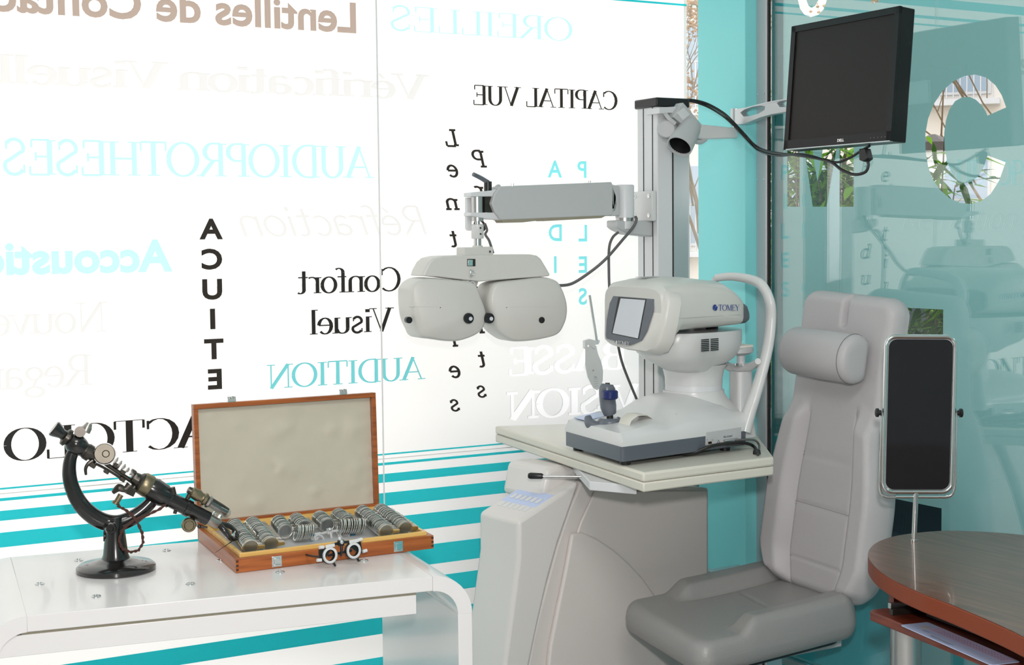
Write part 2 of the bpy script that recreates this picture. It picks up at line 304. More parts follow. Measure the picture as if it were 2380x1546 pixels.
def union2d(ps):                        # one clean flat mesh from overlapping outlines
    vs = []; fs = []
    for p in ps:
        ar = sum(p[i][0]*p[(i+1) % len(p)][1]-p[(i+1) % len(p)][0]*p[i][1] for i in range(len(p)))
        if abs(ar) < 1e-9: continue
        q = p if ar > 0 else p[::-1]; fs.append(list(range(len(vs), len(vs)+len(q)))); vs += [V((x, y)) for x, y in q]
    r = delaunay_2d_cdt(vs, [], fs, 1, 1e-5); return [tuple(v) for v in r[0]], [f for f, o in zip(r[2], r[5]) if len(o)]
CUT = []                                # outlines on the back wall where film is replaced by lettering
def letter(name, ps, mapf, m, parent, label=None, x0=None, x1=None, y0=None, y1=None):
    b = bbox(ps); x0 = b[0] if x0 is None else x0; x1 = b[1] if x1 is None else x1; y0 = b[2] if y0 is None else y0; y1 = b[3] if y1 is None else y1
    vs, fs = union2d(ps); bb = B(); W = [mapf((x-x0)/(x1-x0), (y-y0)/(y1-y0)) for x, y in vs]; vv = [bb.b.verts.new(p) for p in W]
    for f in fs:
        if len(set(f)) > 2: bb.b.faces.new([vv[i] for i in f]); CUT.append([(W[i].x, W[i].z) for i in f])
    return bb.done(name, m, parent, label=label)
# ------------------------------------------------------------------ the room
YW, XG = 3.8, 2.8
def struct(name, bb, m, **k): return bb.done(name, m, kind='structure', **k)
struct('floor', B().box((0, .4, -.05), (6.4, 6.9, .1)), 'floor')
struct('ceiling', B().box((0, .4, 2.95), (6.4, 6.9, .1)), 'plaster')
struct('wall_left', B().box((-3.05, .4, 1.45), (.1, 6.9, 2.9)), 'plaster')
struct('wall_front', B().box((0, -2.95, 1.45), (6, .1, 2.9)), 'plaster')
wb = B().box((XG-.006, YW+.0085, 1.45), (.01, .012, 2.9)).done('wall_back', 'plaster', kind='structure')
B().box((1.748, YW-.002, 1.45), (.004, .003, 2.9)).done('panel_joint', 'joint', wb)
B().box((-.1, YW-.002, .826), (5.8, .002, .0025)).done('panel_joint', 'joint', wb)
for a, b in ((.8362, .8405), (.8078, .8150), (.7590, .7835), (.6928, .7295), (.6135, .6590), (.5100, .5680), (.4257, .475), (.331, .378), (.18, .265), (0.0, .09), (2.146, 2.152), (2.170, 2.180), (2.21, 2.24), (2.28, 2.33), (2.38, 2.45), (2.52, 2.62), (2.70, 2.83)):
    B().box((-.1, YW-.0022, (a+b)/2), (5.798, .0008, b-a)).done('stripe', 'stripe', wb)
YL = YW-.001
def wmap(pxr, pxl, z0, z1, zl=None):    # reversed text: starts at the right (px x of start), ends at left; heights as z
    xr = pxr; xl = pxl; zl = zl if zl is not None else z0
    return lambda s, t: V((xr+(xl-xr)*s, YL, z0+(zl-z0)*s+(z1-z0)*t))
def wx(px, py=500): return onY(px, py, YW).x
def wz(px, py): return onY(px, py, YW).z
def serif(text, pr, pl, zb, zt, m, label, T=.12, t=.04, slab=.035, italic=0):
    ps, w = serif_polys(text, T, t, slab, italic)
    letter('lettering', ps, wmap(wx(*pr), wx(*pl), zb, zt), m, wb, label, x0=0, x1=w, y0=0, y1=1)
def sans(text, pr, pl, zb, zt, m, label, bold=.02, cap=.729):
    ps = sans_polys(text, bold)
    letter('lettering', ps, wmap(wx(*pr), wx(*pl), zb, zt), m, wb, label, y0=0, y1=cap)
lab = 'reversed words in %s lettering'
# Lentilles de Contact : starts right at px 831; 'C' of Contact ends near px 0
z0 = 2.003
ps = sans_polys('Lentilles de Contact', .025); bx = bbox(sans_polys('Lentilles de Cont', .025)); bfull = bbox(ps)
xr = wx(832, 60); xe = wx(88, 20); sc = (xe-xr)/bx[1]
letter('lettering', ps, wmap(xr, xr+sc*bfull[1], z0, wz(830, 5)), 'backlitink', wb, lab % 'large backlit grey-brown sans', x0=0, y0=0, y1=.729)  # backlight through the high lettering is put into its grey-brown colour
serif('Vérification Visuelle', (985, 160), (-75, 160), wz(300, 205), wz(340, 143), 'faintink', lab % 'faint bold serif', T=.17, t=.07, slab=.07)
serif('AUDIOPROTHESES', (862, 410), (5, 410), wz(861, 414), wz(828, 341), 'paleink', lab % 'pale cyan capital serif', T=.13, t=.06)
serif('OREILLES', (1330, 90), (905, 90), wz(1260, 92), wz(1260, 38), 'paleink', lab % 'pale cyan capital serif, high on the wall', T=.10, t=.03, slab=.025)
serif('CAPITAL VUE', (1434, 250), (1098, 235), 1.820, wz(1340, 209), 'darkink', lab % 'black capital serif', T=.145, t=.05)
serif('Réfraction', (1000, 540), (560, 540), wz(800, 547), wz(800, 480), 'faintink', lab % 'faint slanted', T=.08, t=.07, slab=0, italic=.25)
serif('Confort', (930, 650), (690, 655), wz(693, 683), wz(900, 622), 'blackink', lab % 'black upright serif, upper line', T=.13, t=.05)
serif('Visuel', (909, 745), (719, 745), wz(720, 778), wz(880, 716), 'blackink', lab % 'black upright serif, lower line', T=.13, t=.05)
serif('AUDITION', (982, 860), (620, 880), 1.043, wz(960, 830), 'tealink', lab % 'teal capital serif', T=.12, t=.05)
sans('Accoustique', (400, 600), (-165, 600), wz(395, 628), wz(360, 556), 'paleink', lab % 'pale cyan bold sans', .035)
serif('Nouveau', (246, 740), (-130, 740), wz(200, 772), wz(220, 703), 'faintink', lab % 'faint thin serif, upper line', T=.10)
serif('Regard', (212, 860), (-90, 860), wz(180, 896), wz(180, 826), 'faintink', lab % 'faint thin serif, lower line', T=.10)
wA, wL = wx(12, 1060), wx(487, 1010)
ps, wd = serif_polys('CONTACTOLO', .16, .02, .02, 0); full, wf = ps, wd
ct, wct = serif_polys('CONT', .16, .02, .02, 0)
k = (wA-wL)/(wd-wct)
letter('lettering', full, lambda s, t: V((wL+k*(s*wf-wct), YL, .9035+(.984-.9035)*t)), 'blackink', wb, lab % 'black fine-line capital', x0=0, x1=wf, y0=0, y1=1)
def column(word, pts, h, m, label, kind, wsc=1., **kw):
    allp = []
    for ch, (px, py) in zip(word, pts):
        if kind == 'sans': ps = sans_polys(ch, kw.get('bold', .03)); b = bbox(ps); u = .729; cx = (b[0]+b[1])/2
        else: ps, wd = serif_polys(ch, kw.get('T', .16), kw.get('t', .12), kw.get('slab', .11), kw.get('italic', 0)); b = bbox(ps); u = 1.; cx = (b[0]+b[1])/2
        c = onY(px, py, YW); base = .33 if ch in 'ensrou' and len(word) > 7 else .5
        allp += [[(-(c.x-(x-cx)/u*h*wsc), c.z+(y/u-base)*h) for x, y in p] for p in ps]
    letter('lettering', allp, lambda s, t: V((-s, YL, t)), m, wb, label, x0=0, x1=1, y0=0, y1=1)
column('ACUITE', [(490, 531), (492, 601), (493, 671), (494, 740), (497, 810), (499, 880)], .052, 'darkink', 'black sans capitals stacked in a column', 'sans', bold=.035, wsc=1.15)
column('Lentilles', [(1050+i*.9, 320+i*77.8) for i in range(9)], .048, 'darkink', 'black slanted slab letters stacked, left column', 'serif', italic=.18, wsc=1.35, T=.135, t=.12, slab=.12)
column('Produits', [(1113+i*.9, 370+i*77.2) for i in range(8)], .048, 'darkink', 'black slanted slab letters stacked, right column', 'serif', italic=.18, wsc=1.35, T=.135, t=.12, slab=.12)
column('AUDIO', [(1289, 392), (1290, 466), (1290, 540), (1290, 614), (1290, 688)], .050, 'midink', 'cyan sans capitals stacked, left column', 'sans', bold=.02)
column('PILES', [(1352, 393), (1353, 467), (1354, 541), (1354, 614), (1354, 688)], .050, 'midink', 'cyan sans capitals stacked, right column', 'sans', bold=.02)
serif('BASSE', (1452, 830), (1180, 835), wz(1300, 865), wz(1300, 803), 'whiteink', lab % 'bright white slab, upper line', T=.19, t=.09, slab=.10)
serif('VISION', (1482, 930), (1178, 940), wz(1300, 967), wz(1300, 903), 'whiteink', lab % 'bright white slab, lower line', T=.19, t=.09, slab=.10)
# the white film itself, cut out where the lettering sits
vs = [V((-3, 0)), V((XG, 0)), V((XG, 2.9)), V((-3, 2.9))]; fs = [[0, 1, 2, 3]]
for p in CUT:
    ar = sum(p[i][0]*p[(i+1) % len(p)][1]-p[(i+1) % len(p)][0]*p[i][1] for i in range(len(p)))
    if abs(ar) < 2e-8: continue
    q = p if ar > 0 else p[::-1]; fs.append(list(range(len(vs), len(vs)+len(q)))); vs += [V(c) for c in q]
rv, _, rf, _, _, of = delaunay_2d_cdt(vs, [], fs, 0, 1e-6)
bb = B(); vv = [bb.b.verts.new((v.x, YW, v.y)) for v in rv]
cnt = {}
for o in of:
    for k in o: cnt[k] = cnt.get(k, 0)+1
for f, o in zip(rf, of):
    if not [k for k in o if k and cnt[k] < 3000]: bb.b.faces.new([vv[i] for i in f])
bb.done('film_panel', 'backfilm', wb, label='translucent white window film')
# ------------------------------------------------------------------ right-hand glazed wall
SILL = .222
low = struct('wall_right', B().box((XG+.06, -.5, SILL/2), (.12, 8.7, SILL)), 'tealbase')
B().box((XG+.06, .2, 2.86), (.12, 7.2, .08)).done('head_rail', 'alu', low)
B().box((XG-.006, -.5, SILL-.012), (.012, 8.7, .02)).done('skirting_cap', 'alu', low)
win = struct('window_1', B().box((XG+.003, .5, (SILL+2.82)/2), (.005, 6.6, 2.82-SILL)), 'pane')
# teal film on the outer side of the glass, with letters cut clear
def gp(px, py): p = onX(px, py, XG); return (p.y, p.z)
def cc(x, y): return gp(2080+x/4.07, 140+y/4.07)
holes = [[cc(x, y) for x, y in ((1027, 445), (985, 330), (925, 235), (840, 163), (735, 133), (630, 148), (525, 200), (425, 290), (345, 410), (290, 550), (263, 700), (265, 860), (290, 1010), (335, 1130), (405, 1230), (490, 1305), (590, 1350), (690, 1360), (790, 1335), (880, 1265), (960, 1140), (1022, 965), (850, 900), (815, 1010), (765, 1095), (700, 1148), (635, 1163), (575, 1140), (515, 1070), (470, 965), (446, 830), (441, 690), (457, 570), (490, 465), (545, 385), (610, 350), (680, 345), (740, 372), (795, 425), (832, 480), (850, 523))]]
def c8(x, y): return gp(1780+x/2.035, y/2.035)
holes += [[c8(*p) for p in q] for q in (((90, 978), (148, 978), (148, 530), (90, 530)), ((210, 978), (275, 978), (330, 660), (265, 660), (232, 860), (200, 660), (165, 660)), ((337, 978), (403, 978), (403, 640), (337, 640)),
          ((140, 0), (150, 40), (170, 68), (200, 80), (235, 70), (262, 42), (276, 0), (276, -60), (240, -60), (236, 0), (222, 26), (204, 36), (190, 26), (180, 0), (176, -60), (140, -60)),
          ((486, -40), (486, 14), (522, 10), (522, -40)))]
holes += [[(2.735, 1.249), (2.93, 1.249), (2.93, 1.06), (2.735, 1.06)], [(2.735, .744), (2.93, .744), (2.93, .45), (2.735, .45)]]
def filled(name, outer, holes, mapf, m, parent, **kw):
    c = bpy.data.curves.new('t', 'CURVE'); c.dimensions = '2D'; c.fill_mode = 'BOTH'
    for ring in [outer]+holes:
        s = c.splines.new('POLY'); s.points.add(len(ring)-1); s.use_cyclic_u = True
        for i, (a, b) in enumerate(ring): s.points[i].co = (a, b, 0, 1)
    o = bpy.data.objects.new('t', c); COL.objects.link(o); dg = bpy.context.evaluated_depsgraph_get()
    me = bpy.data.meshes.new_from_object(o.evaluated_get(dg)); bpy.data.objects.remove(o); bpy.data.curves.remove(c)
    bb = B(); vs = [bb.b.verts.new(mapf(v.co.x, v.co.y)) for v in me.vertices]
    for p in me.polygons:
        try: bb.b.faces.new([vs[i] for i in p.vertices])
        except Exception: pass
    bpy.data.meshes.remove(me)
    return bb.done(name, m, parent, **kw)
filled('privacy_film', [(-2.8, SILL), (3.405, SILL), (3.405, 2.82), (-2.8, 2.82)], holes, lambda y, z: V((XG+.009, y, z)), 'tealfilm', win, label='teal frosted film with clear cut letters')
B().box((XG+.012, 3.377, 1.5), (.002, .05, 2.6)).done('film_dark_edge', 'tealfilm', win)  # added second film layer darkens the edge where the outer frame stands behind
B().box((XG+.007, .3, .42), (.002, 6.0, .38)).done('lit_lower_panel', 'tealbase', win)  # added opaque panel; its turquoise carries the flash light on the lower film
# metal jamb strip and dark gasket
t1 = struct('trim_1', B().box((XG-.006, 3.423, 1.34), (.014, .044, 2.96)), 'jambmetal', bevel=.002)
B().box((XG-.004, 3.3985, 1.5), (.008, .005, 2.6)).done('gasket', 'darkgap', t1)
for z in (.46, .75, 1.10, 1.72-.12, 1.845):
    for y in (3.410, 3.437): B().cyl((XG-.012, y, z), (XG-.0155, y, z), .0035, .0025, 10).done('screw', 'chrome', t1)
t2 = struct('trim_2', B().box((XG-.02, 3.557, 1.45), (.07, .225, 2.9)), 'tealpaint', bevel=.002)
t3 = struct('trim_3', B().box((2.70, 3.33, .453), (.16, .30, .03)), 'alu', bevel=.003)
# ------------------------------------------------------------------ outside
g = B().box((16, 20, -.30), (70, 60, .1)).done('pavement', 'pave', label='sunlit beige pavement outside the windows', cat='pavement')
random.seed(4)
def leafclump(bb, c, n, L, spread, mi=0, up=.3):
    for _ in range(n):
        a = random.uniform(0, 6.28); e = random.uniform(-.9, up); d = V((math.cos(a)*math.cos(e), math.sin(a)*math.cos(e), math.sin(e)))
        s = V((-math.sin(a), math.cos(a), 0)); o = V(c)+V((random.gauss(0, spread), random.gauss(0, spread), random.gauss(0, spread)))
        l = L*random.uniform(.6, 1.2); wd = l*.085; dn = V((0, 0, -l*.12))
        q = [o, o+d*l*.3+s*wd, o+d*l*.65+s*wd*.8+dn*.5, o+d*l+dn, o+d*l*.65-s*wd*.8+dn*.5, o+d*l*.3-s*wd]
        ce = o+d*l*.5+dn*.3+V((0, 0, wd*.4)); cv = bb.b.verts.new(ce); vs = [bb.b.verts.new(p) for p in q]
        for i in range(6): bb.b.faces.new((vs[i], vs[(i+1) % 6], cv)).material_index = mi
def bamboo(x, y, z0, h, n, label, dens=26):
    t = thing('bamboo_plant', label, 'plant', (x, y, z0), 'bamboo outside the glass')
    st = B(); lv = B()
    for i in range(n):
        bx_, by_ = x+random.uniform(-.10, .10), y+random.uniform(-.12, .12); tx, ty = random.uniform(-.12, .12), random.uniform(-.15, .15); hh = h*random.uniform(.75, 1.05)
        st.tube([(bx_, by_, z0), (bx_+tx*.4, by_+ty*.4, z0+hh*.5), (bx_+tx, by_+ty, z0+hh)], [.006, .005, .002], n=6, smooth=3)
        for k in range(dens):
            f = random.uniform(.12, 1); leafclump(lv, (bx_+tx*f, by_+ty*f, z0+hh*f), 5, .13, .05, 0 if random.random() < .5 else 1)
    st.done('stem', 'bark', t); lv.done('foliage', ['leaf', 'leafd'], t)
tr = B().box((3.40, 2.7, .28), (.36, 3.4, 1.04)).done('planter', 'pot', bevel=.01, label='long dark planter box outside the teal window', cat='planter')  # lengthened and raised to shade the lower teal film
def by(px, x=3.38): return onX(px, 500, x).y
for px, h, n in ((2195, 1.24, 5), (2150, .72, 3), (2060, .60, 3), (1975, 1.42, 6), (1905, 1.5, 6), (1835, 1.5, 6)):
    bamboo(3.38, by(px), .805, h-.36, n, 'bamboo plant with narrow green leaves seen through the clear letters', 24)
bamboo(4.30, 4.98, -.25, 1.95, 4, 'taller bamboo plant with bright leaves seen in the narrow clear gap', 16)
B().box((2.45, 4.42, .37), (1.15, .4, 1.24)).done('planter', 'pot', bevel=.01, label='dark planter added out of sight to shade the right end of the white back wall', cat='planter')  # unseen box added to keep daylight off the lower white film
# facade far away
def facade(name, x0, y0, deg, W, Ht, label, rows, cols, zb=-.25):
    fr = Frame(x0, y0, deg); t = thing(name, label, 'building', (x0, y0, zb))
    b = B(); b.prism([fr.w(0, 0, zb), fr.w(W, 0, zb), fr.w(W, 0, Ht), fr.w(0, 0, Ht)], fr.v*4); b.done('wall', 'stone', t)
    B().prism([fr.w(-.3, -.4, Ht), fr.w(W+.3, -.4, Ht), fr.w(W+.3, -.4, Ht+.3), fr.w(-.3, -.4, Ht+.3)], fr.v*4.8).done('cornice', 'stone', t)
    for r in range(rows):
        for c in range(cols):
            u = (c+.5)*W/cols; z = 1.2+r*(Ht-1.5)/rows; 
            f = B().prism([fr.w(u-.55, -.04, z), fr.w(u+.55, -.04, z), fr.w(u+.55, -.04, z+1.5), fr.w(u-.55, -.04, z+1.5)], fr.v*.03).done('window_frame', 'alu', t)
            B().prism([fr.w(u-.5, -.05, z+.05), fr.w(u+.5, -.05, z+.05), fr.w(u+.5, -.05, z+1.45), fr.w(u-.5, -.05, z+1.45)], fr.v*.012).done('pane', 'winblue', f)
            rl = B()
            for k in range(12): rl.cyl(fr.w(u-.6+k*.11, -.35, z-.1), fr.w(u-.6+k*.11, -.35, z+.75), .012, n=5)
            rl.cyl(fr.w(u-.65, -.35, z+.75), fr.w(u+.65, -.35, z+.75), .02, n=6); rl.prism([fr.w(u-.7, -.4, z-.2), fr.w(u+.7, -.4, z-.2), fr.w(u+.7, -.4, z-.1), fr.w(u-.7, -.4, z-.1)], fr.v*.4)
            rl.done('balcony', 'alu', t)
facade('apartment_building', 15.5, 23.5, -50, 15, 6.6, 'pale rendered building with balconies far behind the glass', 2, 6)
B().box((9.2, 9.3, .55), (.3, 3.6, 1.6), rz=.7).done('boundary_wall', 'pot', label='dark low wall across the street behind the bamboo', cat='wall')
t = thing('street_lantern', 'dark street lantern with pale glass seen through the large letter C', 'lamp', tuple(onY(2168, 400, 8.0).xy)+(-.25,))
p = onY(2168, 400, 8.0)
B().cyl((p.x, p.y, -.25), (p.x, p.y, 1.72), .05, .035, 12).done('post', 'gunmetal', t)
B().cyl((p.x, p.y, 1.74), (p.x, p.y, 2.02), .07, .10, 12).done('lantern_glass', 'lampglass', t)
B().lathe((p.x, p.y, 2.02), (p.x, p.y, 2.14), [(0, .17), (.5, .15), (1, .02)], 14).done('cap', 'gunmetal', t)
def tree(x, y, h, seed, label):
    random.seed(seed); t = thing('bare_tree', label, 'tree', (x, y, -.25), 'budding trees across the street'); br = B(); bd = B(); 
    def grow(p, d, l, r, lev):
        q = p+d*l; br.tube([p, p+d*l*.5+V((random.uniform(-1, 1), random.uniform(-1, 1), 0))*l*.06, q], [r, r*.8, r*.6], n=5, smooth=2)
        if lev == 0:
            for _ in range(7):
                c = p+d*l*random.uniform(.2, 1)+V([random.gauss(0, .05) for _ in range(3)]); s = random.uniform(.010, .022)
                bd.sph(c, s, 6, (1, 1, .7))
            return
        for _ in range(4 if lev < 4 else 3):
            nd = (d+V((random.uniform(-.8, .8), random.uniform(-.8, .8), random.uniform(-.1, .6)))).normalized()
            grow(p+d*l*random.uniform(.5, 1), nd, l*random.uniform(.55, .78), r*.55, lev-1)
    grow(V((x, y, -.245)), V((0, 0, 1)), h*.32, .036, 5)
    br.done('branches', 'bark', t); bd.done('buds', 'bud', t)
tree(8.3, 10.9, 6.5, 3, 'bare budding tree seen in the narrow gap beside the turquoise panel')
tree(13.2, 11.6, 6.8, 8, 'bare budding tree seen through the right side of the letter C')
# ------------------------------------------------------------------ white console table
T0 = onZ(62, 1432, .75); FT = Frame(T0.x, T0.y, -8.3)
TL = (FT.uz(1005.5, 1305.4, 0)[0]); TD = .56; RZ = .085; TH = .031
tb = thing('console_table', 'white glossy waterfall table with rounded ends and small metal discs in its top', 'table', (FT.w(TL/2, TD/2, 0)))
def strip(fr, inner, outer, v0, v1, name, m, parent, **k):
    return B().prism([fr.w(u, v0, z) for u, z in outer]+[fr.w(u, v0, z) for u, z in reversed(inner)], fr.v*(v1-v0)).done(name, m, parent, **k)
strip(FT, [(0, .75-TH), (TL, .75-TH)], [(0, .75), (TL, .75)], 0, TD, 'table_top', 'gloss', tb, bevel=.0015)
for sx, u0 in ((-1, 0), (1, TL)):
    o = [(u0+sx*RZ*math.sin(math.radians(a)), .75-RZ+RZ*math.cos(math.radians(a))) for a in range(0, 91, 9)]
    i = [(u0+sx*(RZ-TH)*math.sin(math.radians(a)), .75-RZ+(RZ-TH)*math.cos(math.radians(a))) for a in range(0, 91, 9)]
    strip(FT, i, o, 0, TD, 'corner', 'gloss', tb, smooth=True, ang=30)
    strip(FT, [(u0+sx*(RZ-TH), .75-RZ), (u0+sx*(RZ-TH), 0)], [(u0+sx*RZ, .75-RZ), (u0+sx*RZ, 0)], 0, TD, 'leg', 'gloss', tb, bevel=.0015)
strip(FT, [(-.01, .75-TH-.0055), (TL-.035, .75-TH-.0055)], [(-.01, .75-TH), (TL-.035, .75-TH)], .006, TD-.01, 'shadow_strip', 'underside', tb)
strip(FT, [(-.05, .75-TH-.045), (TL-.035, .75-TH-.045)], [(-.05, .75-TH-.0055), (TL-.035, .75-TH-.0055)], .004, TD-.012, 'apron', 'gloss', tb, bevel=.001)
for px, py in ((92, 1358), (183, 1303), (223, 1387), (387, 1280), (442, 1358), (513, 1304), (651, 1331), (846, 1304), (700, 1262), (880, 1232)):
    p = onZ(px, py, .75)
    B().lathe((p.x, p.y, .7485), (p.x, p.y, .7525), [(0, .0098), (.7, .0098), (1, .008), (1.0, .0055), (.3, .005)], 20).done('metal_disc', 'grommet', tb, smooth=True)
    B().cyl((p.x, p.y, .749), (p.x, p.y, .7506), .0048, n=14).done('disc_hole', 'dark', tb)
# ------------------------------------------------------------------ wooden trial lens case
bx0 = onZ(548, 1330, .753); bx1 = onZ(1008, 1272.5, .753)
FB = Frame(bx0.x, bx0.y, math.degrees(math.atan2(bx1.y-bx0.y, bx1.x-bx0.x)), 84)
BW = (bx1-bx0).length; BD = .375; BH = .030; ZB = .7505
ls = thing('trial_lens_case', 'open wooden case with satin-lined lid standing on the white table', 'case', FB.w(BW/2, BD/2, ZB))
t_ = .011
for (u0, v0, u1, v1) in ((0, 0, BW, t_), (0, BD-t_, BW, BD), (0, t_, t_, BD-t_), (BW-t_, t_, BW, BD-t_)):
    B().prism([FB.w(u0, v0, ZB), FB.w(u1, v0, ZB), FB.w(u1, v1, ZB), FB.w(u0, v1, ZB)], (0, 0, BH)).done('side_panel', 'case', ls, bevel=.0008)
for (u0, v0, u1, v1) in ((.012, .012, BW-.012, .02), (.012, BD-.02, BW-.012, BD-.012), (.012, .02, .02, BD-.02), (BW-.02, .02, BW-.012, BD-.02)):
    B().prism([FB.w(u0, v0, ZB+.004), FB.w(u1, v0, ZB+.004), FB.w(u1, v1, ZB+.004), FB.w(u0, v1, ZB+.004)], (0, 0, BH+.004)).done('inner_rim', 'casepale', ls, bevel=.0008)
B().prism([FB.w(.012, .012, ZB+.001), FB.w(BW-.012, .012, ZB+.001), FB.w(BW-.012, BD-.012, ZB+.001), FB.w(.012, BD-.012, ZB+.001)], (0, 0, .003)).done('floor_panel', 'casepale', ls)
ZI = ZB+.022                                                     # level of the grey insert
B().prism([FB.w(.0205, .0205, ZB+.005), FB.w(BW-.0205, .0205, ZB+.005), FB.w(BW-.0205, BD-.0205, ZB+.005), FB.w(.0205, BD-.0205, ZB+.005)], (0, 0, .017)).done('lens_insert', 'insert', ls)
for u in (.006, BW-.0005):
    for k in range(3): B().prism([FB.w(u-.005, -.0006, ZB+.004+k*.009), FB.w(u+.0003, -.0006, ZB+.004+k*.009), FB.w(u+.0003, -.0006, ZB+.0085+k*.009), FB.w(u-.005, -.0006, ZB+.0085+k*.009)], FB.v*.0006).done('finger_joint', 'joinery', ls)
# lid, hinged at the back, standing up with a slight backward lean
lid0 = FB.w(0, BD, ZB+BH+.002); ll = FB.at(487, 1208, BD)
up = V((0, 0, 1))*math.cos(math.radians(3))+FB.v*math.sin(math.radians(3)); LH = .283; LT = .026; back = FB.v*math.cos(math.radians(3))-V((0, 0, 1))*math.sin(math.radians(3))
LU0, LU1 = -.002, BW-.004
def lp(u, h, d): return lid0+FB.u*u+up*h+back*d
def lbox(name, u0, u1, h0, h1, d0, d1, m, **k): return B().prism([lp(u0, h0, d0), lp(u1, h0, d0), lp(u1, h1, d0), lp(u0, h1, d0)], back*(d1-d0)).done(name, m, ls, **k)
for a in ((LU0, LU1, 0, .011), (LU0, LU1, LH-.011, LH)): lbox('lid_frame', a[0], a[1], a[2], a[3], -.012, .014, 'case', bevel=.0008)
for a in ((LU0, LU0+.011), (LU1-.011, LU1)): lbox('lid_frame', a[0], a[1], .011, LH-.011, -.012, .014, 'case', bevel=.0008)
lbox('lid_panel', LU0+.011, LU1-.011, .011, LH-.011, .005, .013, 'case')
# satin lining with puckers
bb = B(); nx, ny = 70, 44; rows = []
random.seed(2); blobs = [(random.random(), random.random()**1.4 if k > 5 else random.uniform(.6, .95), random.uniform(.03, .10), random.uniform(-.8, 1)*.0042) for k in range(46)]
for j in range(ny+1):
    r = []
    for i in range(nx+1):
        s, t = i/nx, j/ny; d = 0
        for bx_, by_, br_, bh_ in blobs:
            q = ((s-bx_)**2*2.4+(t-by_)**2)/br_**2
            if q < 6: d += bh_*math.exp(-q)
        d += .0006*math.sin(t*50+3*math.sin(s*9))*math.exp(-min(s, 1-s)*22)
        r.append(bb.b.verts.new(lp(LU0+.011+s*(LU1-LU0-.022), .011+t*(LH-.022), .0042-max(d, -.0007))))
    rows.append(r)
for j in range(ny):
    for i in range(nx): bb.b.faces.new((rows[j][i], rows[j][i+1], rows[j+1][i+1], rows[j+1][i]))
bb.done('satin_lining', 'satin', ls, smooth=True, ang=180)
def latch(u, base, onlid):
    if not onlid:
        P = lambda du, dv, z: FB.w(u+du, -dv, base+z)
        f = B(); f.prism([P(-.011, 0, 0), P(.011, 0, 0), P(.011, 0, .023), P(-.011, 0, .023)], -FB.v*.0015); f.prism([P(-.006, .0015, .006), P(.006, .0015, .006), P(.006, .0015, .019), P(-.006, .0015, .019)], -FB.v*.003)
        f.prism([P(-.008, .0015, .003), P(.008, .0015, .003), P(.008, .0015, .0055), P(-.008, .0015, .0055)], -FB.v*.003)
        return f.done('latch', 'chrome', ls, bevel=.0006)
    f = B(); c = lp(u, LH, -.004)
    f.prism([lp(u-.009, LH, -.010), lp(u+.009, LH, -.010), lp(u+.009, LH+.004, -.010), lp(u-.009, LH+.004, -.010)], back*.012)
    f.prism([lp(u-.010, LH+.002, -.011), lp(u+.010, LH+.002, -.011), lp(u+.010, LH+.013, -.007), lp(u-.010, LH+.013, -.007)], back*.0012)
    f.torus(lp(u, LH+.010, -.0095), up.cross(FB.u)+up*.8, .0042, .0012, 16, 6)
    return f.done('latch_catch', 'chrome', ls, bevel=.0004)
for px in (643, 926): latch(FB.uz(px, 1290)[0], ZB+.003, False)
for px in (570, 836): latch((px-484)/(918-484)*(LU1-LU0), 0, True)
# the lenses: rim, glass and a little handle tab
bb = B(); LR = .0182
bb.torus((0, 0, 0), (0, 1, 0), LR-.0009, .0010, 26, 6); bb.torus((0, 0, 0), (0, 1, 0), LR-.003, .0008, 22, 5)
bb.cyl((0, -.0004, 0), (0, .0004, 0), LR-.002, n=22, mi=1)
bb.prism([(LR-.001, -.0006, -.006), (LR+.013, -.0006, -.004), (LR+.013, -.0006, .003), (LR-.001, -.0006, .004)], (0, .0012, 0))
lens0 = bb.done('trial_lens', ['lensrim', 'lensglass'], smooth=True); lens0.location = (0, 0, 0)
used = [False]
def lens(u, v, rz, label, group, tilt=0, dz=0):
    o = lens0 if not used[0] else lens0.copy()
    if used[0]: COL.objects.link(o)
    used[0] = True
    o.location = FB.w(u, v, ZI+.004+dz); o.rotation_euler = (math.radians(tilt), 0, rz); reg(o, label, 'lens', group)
rz0 = math.atan2(FB.v.y, FB.v.x)-math.pi/2
def bu(x, y): # case coordinates from a sight line at lens height
    p = onZ(460+x/2.973, 880+y/2.973, ZI+.012)-FB.o
    det = FB.u.x*FB.v.y-FB.u.y*FB.v.x
    return ((p.x*FB.v.y-p.y*FB.v.x)/det, (FB.u.x*p.y-FB.u.y*p.x)/det)
def lrow(a, b, n, label, group, rz=None, tilt=14):
    (u0, v0), (u1, v1) = bu(*a), bu(*b)
    for k in range(n):
        f = k/(n-1); lens(u0+(u1-u0)*f, v0+(v1-v0)*f, rz0 if rz is None else rz, label, group, tilt+random.uniform(-3, 3), random.uniform(-.0008, .0008))
lab = 'round metal-rimmed trial lens in the %s of the case'
for i, (a, b, n, nm) in enumerate((((250, 1045), (362, 1195), 34, 'long row at the far left'), ((372, 1030), (500, 1175), 34, 'long row second from the left'),
    ((555, 1020), (606, 1082), 13, 'short back row first from the left'), ((675, 1005), (735, 1058), 13, 'short back row second from the left'),
    ((835, 985), (895, 1042), 12, 'short back row third from the left'), ((965, 970), (1035, 1024), 12, 'short back row nearest the right'),
    ((1132, 950), (1300, 1085), 34, 'long row second from the right'), ((1256, 935), (1430, 1065), 34, 'long row at the far right'))):
    lrow(a, b, n, lab % nm, nm+' of trial lenses')
lrow((665, 1098), (765, 1090), 9, lab % 'crosswise dark row in the left middle', 'left crosswise row of trial lenses', rz0+math.pi/2)
lrow((965, 1055), (1125, 1048), 12, lab % 'crosswise row in the right middle', 'right crosswise row of trial lenses', rz0+math.pi/2)
